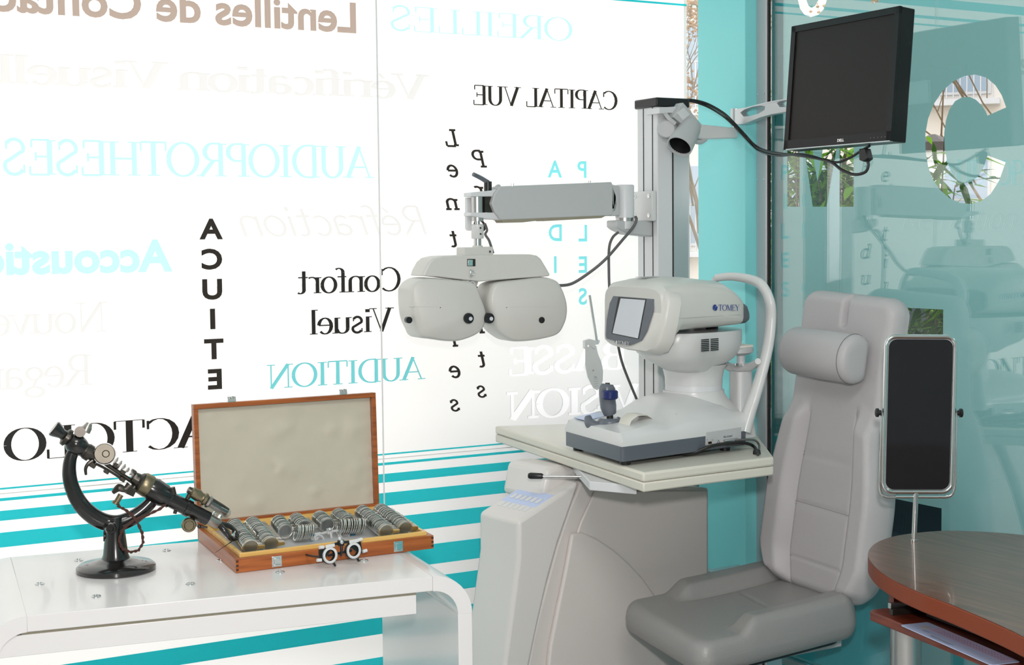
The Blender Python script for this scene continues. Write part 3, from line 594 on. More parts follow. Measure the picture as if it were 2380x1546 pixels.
# recesses of the insert
for q in (((635, 1140), (760, 1130), (760, 1165), (665, 1172)), ((1100, 1085), (1150, 1080), (1190, 1110), (1130, 1120))):
    pts = []
    for x, y in q: u, v = bu(x, y); pts.append(FB.w(u, v, ZI+.0002))
    B().prism(pts, (0, 0, .0004)).done('insert_recess', 'dark', ls)
# ------------------------------------------------------------------ trial frames
def trial(fr, v, cs, rr, ring_m, body_m, knob_m, label, lean=0, lying=False, name='trial_spectacles'):
    c0 = fr.at(*cs[0], v); c1 = fr.at(*cs[1], v); e = (c1-c0).normalized(); nn = -fr.v.normalized()
    upv = (V((0, 0, 1))*math.cos(lean)-nn*math.sin(lean)).normalized(); upv = (upv-e*upv.dot(e)).normalized(); nn = e.cross(upv)
    if nn.y > 0: nn = -nn
    t = thing(name, label, 'trial frame', tuple((c0+c1)/2-V((0, 0, rr*1.3))))
    for c, s in ((c0, -1), (c1, 1)):
        b = B(); 
        ring = []
        for k in range(33):
            a = 2*math.pi*k/32; o = e*math.cos(a)+upv*math.sin(a); ring.append((c+o*rr*.70, c+o*rr))
        for k in range(32):
            q = [ring[k][0], ring[k][1], ring[k+1][1], ring[k+1][0]]; b.prism(q, nn*.0016)
        b.prism([c+e*rr*(-.5)+upv*rr*.95, c+e*rr*.75+upv*rr*.95, c+e*rr*.75+upv*rr*1.35, c+e*rr*(-.5)+upv*rr*1.35], nn*.0016)
        dl = b.done('scale_ring', ring_m, t)
        b = B()
        for k in range(-12, 13):
            a = math.radians(-90+k*9); o = e*math.cos(a)+upv*math.sin(a); q = o.cross(nn)*.00025
            b.prism([c+o*rr*.88-q+nn*.0017, c+o*rr*.98-q+nn*.0017, c+o*rr*.98+q+nn*.0017, c+o*rr*.88+q+nn*.0017], nn*.0002)
        b.done('graduation', 'inkdark', dl)
        b = B(); b.torus(c-nn*.003, nn, rr*.92, .0032, 32, 8); b.torus(c-nn*.010, nn, rr*.85, .0025, 28, 6)
        b.prism([c-e*rr*.6*s+upv*rr*.8-nn*.004, c+e*rr*1.25*s+upv*rr*.9-nn*.004, c+e*rr*1.35*s-upv*rr*.5-nn*.004, c+e*rr*.9*s-upv*rr*.6-nn*.004], -nn*.004)
        b.done('lens_holder', body_m, t, smooth=True)
        b = B()
        for q0 in (c+e*rr*1.25*s-upv*rr*.35, c+e*rr*.75*s+upv*rr*1.15): b.cyl(q0, q0+e*s*.010+upv*.001, .0036, n=12)
        b.done('knob', knob_m, t, smooth=True)
        b = B(); b.tube([c-upv*rr*.9-nn*.003+e*rr*.4, c-upv*rr*1.2-nn*.001+e*rr*.5, c-upv*rr*1.32+nn*.004+e*rr*.42], .0026, n=8); b.done('clip', body_m, t, smooth=True)
        b = B(); b.tube([c+e*rr*1.2*s-nn*.006, c+e*rr*1.3*s-nn*.03, c+e*rr*1.2*s-nn*.07 if not lying else c+e*rr*1.2*s-nn*.03-e*s*.02], .0022, n=8); b.done('temple_arm', body_m, t, smooth=True)
    m = (c0+c1)/2
    b = B(); b.tube([c0+upv*rr*1.1-nn*.004, m+upv*rr*1.25-nn*.004, c1+upv*rr*1.1-nn*.004], .0032, n=8, smooth=3); b.box(m+upv*rr*1.25, (.012, .008, .012)); b.tube([m+upv*rr*1.1, m+upv*rr*.3, m-upv*rr*.3-nn*.006], .003, n=8); b.tube([c0-upv*.001-nn*.009, c1-nn*.009], .0028, n=8, smooth=1)
    b.done('bridge', body_m, t, smooth=True)
    b = B(); b.sph(m+upv*rr*1.35+nn*.004, .0048, 12); b.done('knob', 'chrome', t, smooth=True)
    b = B(); b.cyl(m+upv*rr*1.5-nn*.003, m+upv*rr*1.95-nn*.003, .0032, n=12); b.done('knob', knob_m, t, smooth=True)
    return t
FF = Frame(onZ(800, 1312, .755).x, onZ(800, 1312, .755).y, 6)
trial(FF, 0, ((767, 1291), (822, 1280)), .0172, 'white', 'dark', 'white', 'black trial frame with white dials leaning on the front of the wooden case', lean=.10)
FG = Frame(FB.w(.25, .13, 0).x, FB.w(.25, .13, 0).y, 6)
trial(FG, 0, ((742, 1254), (800, 1243)), .0125, 'trialgrey', 'trialgrey', 'trialblue', 'pale grey trial frame with blue knobs lying inside the wooden case', lean=.7, lying=True)
# ------------------------------------------------------------------ antique ophthalmometer
A0 = onZ(270, 1325, .751); FA = Frame(A0.x, A0.y, -9.5)
an = thing('antique_ophthalmometer', 'old black enamelled brass ophthalmometer on a round foot, tilted down towards the lens case', 'instrument', (A0.x, A0.y, .7505))
W = lambda x, y, v=0.: FA.at(x, y, v)
c = V((A0.x, A0.y, .7505))
B().lathe(c, c+V((0, 0, .026)), [(0, .079), (.08, .082), (.35, .082), (.55, .076), (.72, .05), (.9, .034), (1, .029)], 48).done('foot', 'enamel', an, smooth=True)
zt = W(268, 1212).z
B().lathe(c+V((0, 0, .024)), V((c.x, c.y, zt+.01)), [(0, .030), (.12, .026), (.6, .021), (1, .017)], 32).done('stem', 'enamel', an, smooth=True)
def R(px): return px*c_per
c_per = .00092                                                    # metres per sight-line pixel at this distance
arcp = [(186, 1035), (166, 1060), (161, 1100), (170, 1140), (192, 1178), (228, 1207), (265, 1217), (300, 1208), (332, 1187), (358, 1160)]
B().tube([W(*p) for p in arcp], [.011, .0125, .0145, .0155, .017, .018, .018, .017, .015, .012], n=20, smooth=6, ref=FA.v, sx=.75).done('arc_arm', 'enamel', an, smooth=True)
p = W(255, 1224, -.008); B().lathe(p+FA.v*.03, p-FA.v*.028, [(0, .014), (.6, .0145), (.62, .012), (.9, .012), (1, .010), (1, .006), (.9, .005)], 24).done('pivot_screw', 'enamel', an, smooth=True)
b = B(); b.cyl(W(243, 1235), W(243, 1258), .0026, n=10); b.cyl(W(241, 1246), W(247, 1246), .007, n=10); b.done('stop_pin', 'gunmetal', an, smooth=True)
def tl(name, a, b_, prof, m, v0=0, v1=0, n=26): return B().lathe(W(*a, v0), W(*b_, v1), [(t, r*c_per) for t, r in prof], n).done(name, m, an, smooth=True, ang=35)
tl('eyepiece', (124, 995), (150, 1013), [(0, 9), (0, 17), (.1, 18.5), (.3, 17), (.75, 11.5), (1, 12)], 'enamel')
tl('eyepiece_collar', (148, 1012), (168, 1026), [(0, 12), (.15, 20), (.5, 21), (.6, 15), (1, 17)], 'gunmetal')
tl('upper_body', (160, 1021), (196, 1046), [(0, 15), (.2, 22), (.5, 24), (.8, 21), (1, 17)], 'enamel')
tl('upper_tube', (190, 1042), (228, 1066), [(0, 17), (.25, 17.5), (.26, 19), (.55, 19), (.56, 14), (1, 13)], 'gunmetal')
b = B(); b.lathe(W(186, 1004, -.018), W(186, 1004, .010), [(0, .011), (.3, .0115), (.35, .008), (1, .008)], 20); b.done('adjusting_knob', 'gunmetal', an, smooth=True)
b = B(); b.lathe(W(198, 1004, .0), W(208, 984, .0), [(0, .010), (.5, .010), (.6, .009), (1, .006)], 18); b.done('small_lens_barrel', 'oldsteel', an, smooth=True)
b = B(); b.lathe(W(243, 1055, -.022), W(243, 1055, -.012), [(0, .020), (.3, .0215), (1, .0215)], 32); b.lathe(W(246, 1055, -.026), W(246, 1055, -.022), [(0, .006), (1, .008)], 16); b.done('graduated_disc', 'discmetal', an, smooth=True)
b = B(); b.lathe(W(243, 1055, -.012), W(243, 1055, -.008), [(0, .0235), (1, .0235)], 32); b.done('disc_backing', 'enamel', an, smooth=True)
tl('connecting_rod', (228, 1066), (330, 1135), [(0, 5), (1, 5)], 'gunmetal')
b = B(); b.tube([W(222, 1078), W(250, 1092), W(290, 1118)], 3*c_per, n=8, smooth=2); b.tube([W(200, 1104, -.01), W(199, 1090, -.01), W(205, 1078, -.01), W(216, 1070, -.01)], [.0025, .0035, .004, .004], n=8); b.done('lower_rod', 'gunmetal', an, smooth=True)
b = B()
for x, y, s in ((214, 1080, 17), (247, 1096, 12), (284, 1114, 13), (270, 1082, 14), (285, 1097, 12), (311, 1096, 11)):
    b.box(W(x, y, -.004), (s*c_per, .016, s*c_per*.7), rot=Euler((0, math.radians(34), math.radians(-9.5))))
b.done('carriage_blocks', 'gunmetal', an, bevel=.0015)
b = B()
for k in range(6): x, y = 268+k*9, 1070+k*7.2; b.lathe(W(x, y, -.01), W(x+4, y+3, -.01), [(0, .0085-.0007*k), (.5, .0085-.0007*k), (.5, .004), (1, .004)], 14)
b.done('scale_drum', 'oldsteel', an, smooth=True)
tl('front_barrel', (306, 1108), (330, 1122), [(0, 9), (.1, 14), (.6, 16), (.8, 22), (1, 22)], 'gunmetal')
tl('brass_collar', (328, 1121), (350, 1134), [(0, 24), (.1, 26), (.8, 27), (1, 24)], 'brass')
tl('body_housing', (346, 1132), (392, 1160), [(0, 25), (.2, 28), (.7, 27), (1, 22)], 'enamel')
tl('main_tube', (384, 1155), (486, 1207), [(0, 20), (.12, 21), (.13, 18), (.45, 18), (.46, 20), (.56, 20), (.57, 17), (.98, 17), (1, 12)], 'enamel')
tl('nose_tube', (480, 1203), (510, 1220), [(0, 13), (.9, 12.5), (1, 10)], 'oldsteel')
b = B(); b.tube([W(505, 1216, 0), W(520, 1232, -.012), W(538, 1252, -.014), W(549, 1252, 0)], [.006, .007, .006, .004], n=10); b.tube([W(508, 1218, 0), W(530, 1222, .012), W(548, 1236, .012), W(549, 1250, 0)], [.008, .006, .004, .004], n=10); b.done('objective_cage', 'enamel', an, smooth=True)
b = B(); b.lathe(W(535, 1241, -.006), W(537, 1243.5, -.006), [(0, .0125), (1, .0125)], 24, sx=1.0); b.done('objective_lens', 'mirror', an, smooth=True)
b = B(); b.lathe(W(508, 1203, .02), W(511, 1205, .02), [(0, .0105), (1, .0105)], 24); b.tube([W(500, 1206, .01), W(497, 1196, .016), W(500, 1190, .02)], .003, n=8); b.done('swing_lens', 'mirror', an, smooth=True)
b = B(); b.cyl(W(540, 1258, -.008), W(500, 1285, -.03), .0011, .0004, 8); b.done('pointer_needle', 'gunmetal', an, smooth=True)
b = B(); p = W(439, 1221, -.018); b.lathe(p+FA.v*.006, p-FA.v*.006, [(0, .0155), (.5, .0155), (.8, .0135), (.8, .011), (1, .009)], 28); b.cyl(p, W(447, 1208, 0), .006, n=12); b.done('focus_knob', 'brass', an, smooth=True)
b = B(); b.cyl(W(411, 1176), W(406, 1194), .004, n=10); b.cyl(W(400, 1133, -.01), W(404, 1150, -.01), .006, n=12); b.cyl(W(462, 1224), W(482, 1226), .0025, n=8); b.sph(W(463, 1224), .0045, 10); b.done('set_screws', 'gunmetal', an, smooth=True)
b = B(); b.cyl(W(435, 1160), W(444, 1142), .005, n=10); b.lathe(W(437, 1138), W(446, 1143), [(0, .007), (1, .009)], 12); b.done('lamp_bracket', 'gunmetal', an, smooth=True)
tl('lamp_socket', (443, 1142), (478, 1162), [(0, 9), (.1, 13), (.5, 14), (.7, 11), (.8, 12), (.85, 15), (1, 15)], 'brass')
tl('socket_ring', (478, 1162), (490, 1169), [(0, 9), (.3, 15), (.7, 15), (1, 11)], 'oldsteel')
tl('lamp_tube', (487, 1168), (534, 1197), [(0, 11), (.85, 11.5), (.95, 9), (1, 4)], 'tubeglass')
b = B(); b.lathe(W(487, 1164), W(528, 1190), [(0, .0088), (.7, .0092), (1, .0085)], 20); b.done('lamp_shade_tube', 'gunmetal', an, smooth=True)
b = B(); b.tube([W(262, 1146, -.01), W(276, 1134, -.012), W(290, 1138, -.014), W(302, 1128, -.01)], [.004, .009, .006, .009], n=10, sx=.6); b.box(W(303, 1142, -.008), (.018, .014, .016), rot=Euler((0, .5, 0))); b.tube([W(306, 1140), W(320, 1124)], [.009, .009], n=10, smooth=1); b.done('wing_nut', 'gunmetal', an, smooth=True)
tl('clamp_screw', (281, 1150), (268, 1172), [(0, 6.5), (.75, 6.5), (.76, 9), (1, 9)], 'brass', -.012, -.012)
cp = [(274, 1176), (290, 1184), (308, 1198), (320, 1215), (331, 1240), (333, 1262), (322, 1280), (303, 1284), (284, 1276), (276, 1256), (284, 1232), (310, 1210), (345, 1196), (372, 1183), (384, 1172)]
P = [W(x, y, -.026 if k < 12 else -.02) for k, (x, y) in enumerate(cp)]
for ph in (0, math.pi):                                            # two strands twisted together
    Q = []
    for i in range(len(P)-1):
        for k in range(6):
            q = P[i].lerp(P[i+1], k/6); a = (i*6+k)*.95+ph; Q.append(q+V((math.cos(a)*.0016, 0, math.sin(a)*.0016)))
    B().tube(Q, .0019, n=6, smooth=1).done('braided_cord', 'cord', an, smooth=True)
# ------------------------------------------------------------------ examination unit (cabinet, column)
FU = Frame(0, 0, 8)
_, v_near = 0, 2.78
vN = (lambda p: p.dot(FU.v))(V((2.30, 3.29, 0)))                 # near side plane of the cabinet
U = lambda x, y, dv=0.: FU.at(x, y, vN+dv)
eu = thing('examination_unit', 'white curved eye examination cabinet with keypad and tall aluminium column behind the instrument table', 'cabinet', FU.w(2.5, vN+.12, 0))
def drop0(p): return V((p.x, p.y, 0.0))
VD = .26
body = [U(1352, 1120), U(1325, 1180), U(1295, 1270), U(1268, 1370), U(1245, 1460), U(1228, 1546), U(1215, 1640)]
b_ = drop0(U(1190, 1640)); r_top = U(1647, 1135); r_bot = drop0(r_top)
B().prism(body+[b_, r_bot, r_top], FU.v*VD).done('cabinet_body', 'greywarm', eu, bevel=.006)
# raised side panel with arched field
pn = [U(1380, 1140), U(1345, 1215), U(1318, 1300), U(1292, 1400), U(1272, 1500), U(1262, 1600)]
o = B().prism(pn+[U(1640, 1600), U(1640, 1140)], -FU.v*.008).done('side_panel', 'greywarm', eu, bevel=.004)
arcf = [U(1316, 1232), U(1345, 1236), U(1380, 1250), U(1420, 1277), U(1455, 1308), U(1485, 1340), U(1512, 1378), U(1540, 1430), U(1562, 1480), U(1578, 1530), U(1590, 1600)]
B().prism([U(1322, 1240)]+arcf[1:]+[U(1262, 1600), U(1272, 1500), U(1292, 1400), U(1310, 1310)], -FU.v*.014).done('arched_field', 'greywarm', eu, bevel=.006, seg=3)
p = U(1247, 1404, -.012); B().cyl(p, p-FU.v*.006, .004, n=10).done('screw', 'gunmetal', eu)
# nose console carrying the keypad (white, in front of the cabinet)
n0 = [U(1205, 1212, -.02), U(1205, 1300, -.02), U(1192, 1400, -.02), U(1172, 1546, -.02), U(1162, 1640, -.02)]
n1 = [U(1222, 1640, -.02), U(1232, 1546, -.02), U(1252, 1450, -.02), U(1275, 1350, -.02), U(1300, 1260, -.02), U(1330, 1175, -.02), U(1348, 1118, -.02)]
NW = FU.v*.165
lo0, lo1 = drop0(n0[-1]), drop0(n1[0])
B().prism(n0+[lo0, lo1]+n1, NW).done('console_nose', 'unit', eu, bevel=.010, seg=3)
kp = [U(1207, 1214, -.02), U(1346, 1120, -.02)]
e1 = (kp[1]-kp[0]); ed = e1.normalized(); kn = FU.v.cross(ed).normalized()
if kn.z < 0: kn = -kn
def K(a, b, h=0): return kp[0]+e1*a+FU.v*b+kn*h
B().prism([K(.08, .012, .0003), K(.63, .012, .0003), K(.63, .155, .0003), K(.08, .155, .0003)], kn*.0022).done('keypad', 'card', eu, bevel=.0008, label='pale blue-grey keypad')
kb = B()
for r in range(2):
    for c_ in range(6):
        a = .40-.2*r; b0 = .024+c_*.0205; kb.prism([K(a, b0, .0026), K(a+.10, b0, .0026), K(a+.10, b0+.014, .0026), K(a, b0+.014, .0026)], kn*.0010)
kb.done('key_buttons', 'armlight', eu, bevel=.0006)
# rear shoulder of the console rising under the table
B().prism([U(1258, 1165, .03), U(1272, 1088, .03), U(1300, 1082, .03), U(1440, 1086, .03), U(1440, 1200, .03)], FU.v*.17).done('console_shoulder', 'unit', eu, bevel=.015, seg=3)
p = U(1318, 1092, .10); B().lathe(p-V((0, 0, .04)), p+V((0, 0, .012)), [(0, .035), (.8, .035), (1, .028)], 28).done('table_pivot', 'unit', eu, smooth=True)
# column
CX0, CX1, CY0, CY1 = 2.44, 2.552, 3.45, 3.548; CZ = 1.803
prof = []
B().prism([(CX0, CY0, .30), (CX1, CY0, .30), (CX1, CY1, .30), (CX0, CY1, .30)], (0, 0, CZ-.30)).done('column', 'armlight', eu, bevel=.003)
gr = B()
for y in (CY0+.022, CY0+.066): gr.box((CX0-.0005, y, (CZ+.8)/2), (.002, .0022, CZ-.8))
for x in (CX0+.052,): gr.box((x, CY0-.0005, (CZ+.8)/2), (.003, .002, CZ-.8))
gr.done('column_groove', 'darkgap', eu)
B().box((CX0+.079, CY0-.001, (CZ+.8)/2), (.050, .003, CZ-.8)).done('column_channel', 'alu', eu)
bb = B(); bb.prism([(CX0-.006, CY0-.006, CZ-.004), (CX1+.006-.01, CY0-.006, CZ-.004), (CX1-.004, CY1+.006, CZ-.004), (CX0-.006, CY1+.006, CZ-.004)], (0, 0, .026)); bb.done('column_cap', 'dark', eu, bevel=.004)
# ------------------------------------------------------------------ phoropter arm on the column
pa = thing('swing_support', 'long silver-grey swing arm bolted to the column, carrying the phoropter', 'arm', (CX0-.02, CY0+.04, 1.5))
XF = CX0-.004
q = [onX(x, y, XF) for x, y in ((1479, 446), (1522, 447), (1522, 514), (1479, 514))]
zt, zb_ = q[0].z, q[2].z; yA, yB = CY0+.004, CY1+.003
B().box((CX0-.008, (yA+yB)/2, (zt+zb_)/2), (.016, yB-yA, zt-zb_)).done('mounting_plate', 'white', pa, bevel=.003)
for y in (yA+.014, yB-.014):
    for z in (zt-.014, zb_+.016): B().lathe((CX0-.015, y, z), (CX0-.0185, y, z), [(0, .0068), (1, .006), (1, .003), (.4, .003)], 16).done('bolt', 'chrome', pa, smooth=True)
FAm = Frame(0, 3.475, 0)
A = lambda x, y, v=0.: FAm.at(x, y, v)
B().prism([A(1432, 512), A(1522, 514), A(1522, 551), A(1462, 545), A(1440, 534), A(1432, 528)], (0, .05, 0)).done('lower_bracket', 'armgrey', pa, bevel=.004)
JC = A(1452, 470, .02)
B().lathe((JC.x, JC.y, A(1452, 506).z), (JC.x, JC.y, A(1452, 429).z), [(0, .0265), (.96, .0265), (1, .024)], 36).done('pivot_cylinder', 'armlight', pa, smooth=True)
B().cyl((JC.x, JC.y, A(1452, 514).z), (JC.x, JC.y, A(1452, 505).z), .0255, n=32).done('pivot_ring', 'steel', pa, smooth=True)
B().cyl((JC.x, JC.y, A(1452, 532).z), (JC.x, JC.y, A(1452, 513).z), .024, n=32).done('pivot_foot', 'armlight', pa, smooth=True)
B().prism([A(1163, 433), A(1422, 423), A(1432, 452), A(1437, 470), A(1432, 488), A(1421, 502), A(1165, 512), A(1150, 492), A(1143, 473), A(1150, 450)], (0, .048, 0)).done('arm_cover', 'armgrey', pa, bevel=.003)
B().prism([A(1165, 511), A(1410, 501), A(1398, 507), A(1265, 514), A(1258, 512), A(1215, 517), A(1170, 518)], (0, .040, 0)).done('arm_underside', 'underside', pa, bevel=.001)
B().prism([A(1422, 429), A(1440, 432), A(1440, 502), A(1422, 502)], (0, .04, 0)).done('arm_neck', 'armgrey', pa, bevel=.002)
B().prism([A(1094, 448, .01), A(1150, 442, .01), A(1163, 434, .01), A(1163, 446, .01), A(1150, 457, .01), A(1094, 457, .01)], (0, .04, 0)).done('yoke', 'armlight', pa, bevel=.002)
B().prism([A(1094, 494, .01), A(1150, 494, .01), A(1165, 511, .01), A(1140, 510, .01), A(1094, 502, .01)], (0, .04, 0)).done('yoke', 'armlight', pa, bevel=.002)
B().prism([A(1127, 458, .014), A(1148, 456, .014), A(1144, 473, .014), A(1149, 493, .014), A(1127, 494, .014)], (0, .03, 0)).done('yoke_block', 'gunmetal', pa)
P1 = A(1109, 475, .03)
B().cyl((P1.x, P1.y, A(1109, 495).z), (P1.x, P1.y, A(1109, 457).z), .0165, n=32).done('pivot_drum', 'steel', pa, smooth=True)
B().prism([A(1085, 459, .045), A(1097, 459, .045), A(1097, 536, .045), A(1088, 536, .045), A(1085, 530, .045)], (0, .012, 0)).done('side_plate', 'armlight', pa, bevel=.002)
B().cyl(A(1134, 446, .03), A(1134, 422, .03), .0105, n=24).done('handle_hub', 'dark', pa, smooth=True)
B().tube([A(1134, 424, .03), A(1118, 414, .025), A(1100, 405, .02)], [.0065, .006, .0055], n=12, smooth=4).done('clamp_handle', 'bezel', pa, smooth=True)
B().tube([A(1150, 443, .03), A(1154, 434, .03), A(1160, 432, .03), A(1162, 438, .03)], .004, n=8).done('hook', 'armgrey', pa, smooth=True)
for x in (1191, 1370): B().cyl(A(x, 432-(x-1191)*.04, .02), A(x, 426-(x-1191)*.033, .02), .004, n=12).done('screw', 'chrome', pa)
B().cyl((P1.x, P1.y, A(1109, 514).z), (P1.x, P1.y, A(1109, 504).z), .0165, n=32).done('stem_collar', 'steel', pa, smooth=True)
B().cyl((P1.x, P1.y, A(1109, 524).z), (P1.x, P1.y, A(1109, 512).z), .007, n=20).done('stem', 'steel', pa, smooth=True)
B().lathe((P1.x, P1.y, A(1109, 555).z), (P1.x, P1.y, A(1109, 521).z), [(0, .015), (.05, .0165), (.95, .0165), (1, .014)], 32).done('stem_sleeve', 'white', pa, smooth=True)
for y in (530, 544): B().cyl((P1.x, P1.y-.016, A(1109, y).z), (P1.x, P1.y-.018, A(1109, y).z), .0025, n=12).done('screw', 'gunmetal', pa)
B().cyl((P1.x, P1.y, A(1109, 574).z), (P1.x, P1.y, A(1109, 554).z), .010, n=24).done('lower_stem', 'steel', pa, smooth=True)
B().tube([A(1127, 520, .04), A(1132, 535, .045), (A(1128, 545, .04)), A(1137, 560, .03), A(1146, 588, .01)], .0035, n=8).done('stay_cable', 'cable', pa, smooth=True)
# ------------------------------------------------------------------ phoropter
FP = Frame(P1.x, P1.y, -4); H = lambda x, y, v=0.: FP.at(x, y, v)
ph = thing('phoropter', 'cream automatic phoropter head with two lens housings hanging from the swing arm', 'phoropter', (P1.x, P1.y, A(1109, 580).z))
B().lathe((P1.x, P1.y, A(1109, 578).z), (P1.x, P1.y, A(1109, 571).z), [(0, .0155), (1, .013)], 24).done('stem_base', 'cream', ph, smooth=True)
B().prism([H(1078, 575, -.025), H(1134, 575, -.025), H(1147, 573, -.025), H(1147, 594, -.025), H(1078, 596, -.025)], FP.v*.05).done('top_block', 'cream', ph, bevel=.003)
B().box(H(1139, 585, -.027), (.004, .002, .005)).done('socket', 'gunmetal', ph)
def loftxz(outl, secs, name, m, **k):   # outline inflated: secs = (scale, v)
    c = sum(outl, V((0, 0, 0)))/len(outl); b = B()
    b.ring_loft([[c+(p-c)*s+FP.v*v for p in outl] for s, v in secs]); return b.done(name, m, ph, **k)
def smoothloop(pts, k=4):
    n = len(pts); out = []
    for i in range(n):
        a, b, c, d = pts[i-1], pts[i], pts[(i+1) % n], pts[(i+2) % n]
        for j in range(k):
            t = j/k; out.append(.5*((2*b)+(c-a)*t+(2*a-5*b+4*c-d)*t*t+(3*b-a-3*c+d)*t**3))
    return out
top = [H(x, y) for x, y in ((964, 641), (968, 628), (978, 610), (990, 600), (1010, 595), (1100, 592), (1215, 591), (1230, 594), (1240, 602), (1252, 622), (1261, 638), (1258, 641), (1238, 643), (1180, 647), (1130, 651), (1096, 654), (1060, 650), (1000, 643))]
loftxz(top, [(.97, -.050), (1, -.044), (1, .03), (.96, .04)], 'top_cover', 'cream', bevel=.003)
def housing(pts, name='lens_housing'):
    o = smoothloop([H(x, y) for x, y in pts], 4)
    return loftxz(o, [(.90, -.062), (.965, -.056), (.99, -.048), (1, -.035), (1, .02), (.97, .035), (.90, .042)], name, 'cream', smooth=True, ang=50)
hl = housing([(934, 680), (938, 664), (952, 650), (975, 645), (1030, 648), (1080, 655), (1092, 668), (1100, 690), (1108, 712), (1112, 735), (1104, 762), (1085, 778), (1050, 790), (1020, 791), (985, 786), (960, 782), (950, 765), (941, 745), (936, 720)])
hr = housing([(1120, 668), (1135, 655), (1190, 648), (1240, 643), (1272, 650), (1286, 668), (1297, 700), (1298, 730), (1290, 756), (1275, 776), (1240, 786), (1205, 791), (1172, 791), (1150, 780), (1132, 762), (1125, 742), (1116, 715), (1114, 690)])
def disc(parent, x, y, r, v, m, name, h=.006): p = H(x, y, v); return B().lathe(p+FP.v*h, p-FP.v*.001, [(0, r), (1, r), (1, r*.8), (.5, r*.72)], 28).done(name, m, parent, smooth=True)
for hh, ex, sx in ((hl, 1089, 950), (hr, 1137, 1258)):
    p = H(ex, 740, -.064); B().lathe(p+FP.v*.02, p-FP.v*.005, [(0, .0140), (.9, .0140), (1, .0128), (1, .0112), (.93, .0105)], 36).done('eyepiece', 'dark', hh, smooth=True)
    p = H(ex+5, 741, -.0685); B().cyl(p+FP.v*.0005, p-FP.v*.0004, .0052, n=24).done('aperture_glass', 'screen', hh, smooth=True)
    p = H(sx, 744, -.060); B().lathe(p+FP.v*.01, p-FP.v*.004, [(0, .0085), (1, .0085), (1, .006), (.9, .0055)], 24).done('side_window', 'dark', hh, smooth=True)
for hh, x0_, x1_ in ((hl, 950, 1018), (hr, 1182, 1278)):
    q = [H(x0_, 713.5, -.0622), H(x1_, 713.5, -.0622)]; B().prism([q[0], q[1], q[1]+V((0, 0, .0007)), q[0]+V((0, 0, .0007))], FP.v*.003).done('seam', 'armgrey', hh)
for hh, x in ((hl, 1022), (hr, 1176)): p = H(x, 715, -.0585); B().cyl(p+FP.v*.004, p-FP.v*.0045, .0013, n=8).done('pin', 'gunmetal', hh)
B().prism([H(1082, 655, -.02), H(1112, 655, -.02), H(1104, 682, -.02), H(1100, 683, -.02), H(1096, 678, -.02)], FP.v*.03).done('nose_wedge', 'cream', ph, bevel=.002)
disc(ph, 1097, 662, .009, -.052, 'armlight', 'level_knob', .012)
b = B(); b.prism([H(1088, 604, -.054), H(1099, 604, -.054), H(1099, 618, -.054), H(1088, 618, -.054)], FP.v*.006); b.cyl(H(1094, 626, -.056), H(1094, 644, -.056), .003, n=10); b.torus(H(1098, 635, -.056), FP.v, .006, .0015, 16, 6); b.done('rod_clip', 'chrome', ph, bevel=.0006)
b = B(); b.prism([H(1086, 602, -.0512), H(1105, 602, -.0512), H(1105, 619, -.0512), H(1086, 619, -.0512)], FP.v*.001); b.done('clip_recess', 'gunmetal', ph)
# cables of the phoropter
def cab(pts, r, m, label, name='cable'): return B().tube(pts, r, n=8, smooth=8).done(name, m, label=label, cat='cable', smooth=True)
cab([H(1296, 664, .0), A(1330, 659, .01), A(1375, 630, 0), A(1410, 600, -.012), A(1445, 560, -.012), A(1470, 530, -.012), A(1479, 512, -.012), A(1477, 504, -.004)], .0042, 'cable', 'grey cable curving from the phoropter up to the arm bracket', 'phoropter_cable')
cab([A(1437, 540, .0), A(1424, 552, 0), A(1416, 575, 0), A(1415, 620, 0), A(1418, 690, 0), A(1432, 775, 0), A(1445, 840, 0), A(1470, 905, .02), A(1483, 935, .04)], .0038, 'cable', 'thin grey cable hanging from the arm bracket down behind the autorefractor', 'hanging_cable')
# ------------------------------------------------------------------ spotlight and monitor arm
sp = thing('reading_spotlight', 'small grey tilted spotlight on a round mount near the top of the column', 'lamp', (CX0+.06, CY0, 1.7))
FS = Frame(0, CY0, 0); Sx = lambda x, y, v=0.: FS.at(x, y, v)
B().lathe(Sx(1553, 298), Sx(1549, 300, -.03), [(0, .027), (.8, .027), (1, .022)], 28).done('wall_mount', 'armgrey', sp, smooth=True)
B().prism([Sx(1532, 250, -.03), Sx(1578, 247, -.03), Sx(1578, 262, -.03), Sx(1532, 264, -.03)], (0, .06, 0)).done('bracket_bar', 'armlight', sp, bevel=.002)
B().tube([Sx(1545, 262, -.02), Sx(1555, 275, -.04), Sx(1570, 288, -.05)], .006, n=8).done('bracket_strut', 'armgrey', sp, smooth=True)
B().prism([Sx(1588, 238, -.05), Sx(1632, 290, -.05), Sx(1618, 318, -.05), Sx(1600, 300, -.05), Sx(1565, 272, -.05)], (0, .035, 0)).done('back_housing', 'armgrey', sp, bevel=.002)
B().prism([Sx(1574, 262, -.052), Sx(1590, 250, -.052), Sx(1604, 266, -.052), Sx(1588, 280, -.052)], (0, .004, 0)).done('bracket_tab', 'armlight', sp, bevel=.001)
pp, pq = Sx(1609, 287, -.040), Sx(1579, 341, -.066)
B().lathe(pp, pq, [(0, .006), (.03, .026), (.2, .0315), (.9, .0365), (1, .0365), (1, .033), (.5, .025), (.45, .004)], 36).done('lamp_barrel', 'armgrey', sp, smooth=True)
B().lathe(pp+(pq-pp)*.5, pp+(pq-pp)*.94, [(0, .024), (1, .0325), (1, .0322), (0, .02)], 30).done('black_reflector', 'dark', sp, smooth=True)
ma = thing('monitor_support', 'silver jointed monitor arm with oval openings, reaching from the column to the screen', 'arm', (CX1, CY0+.04, 1.67))
FM = Frame(0, 3.44, -22); Mo = FM
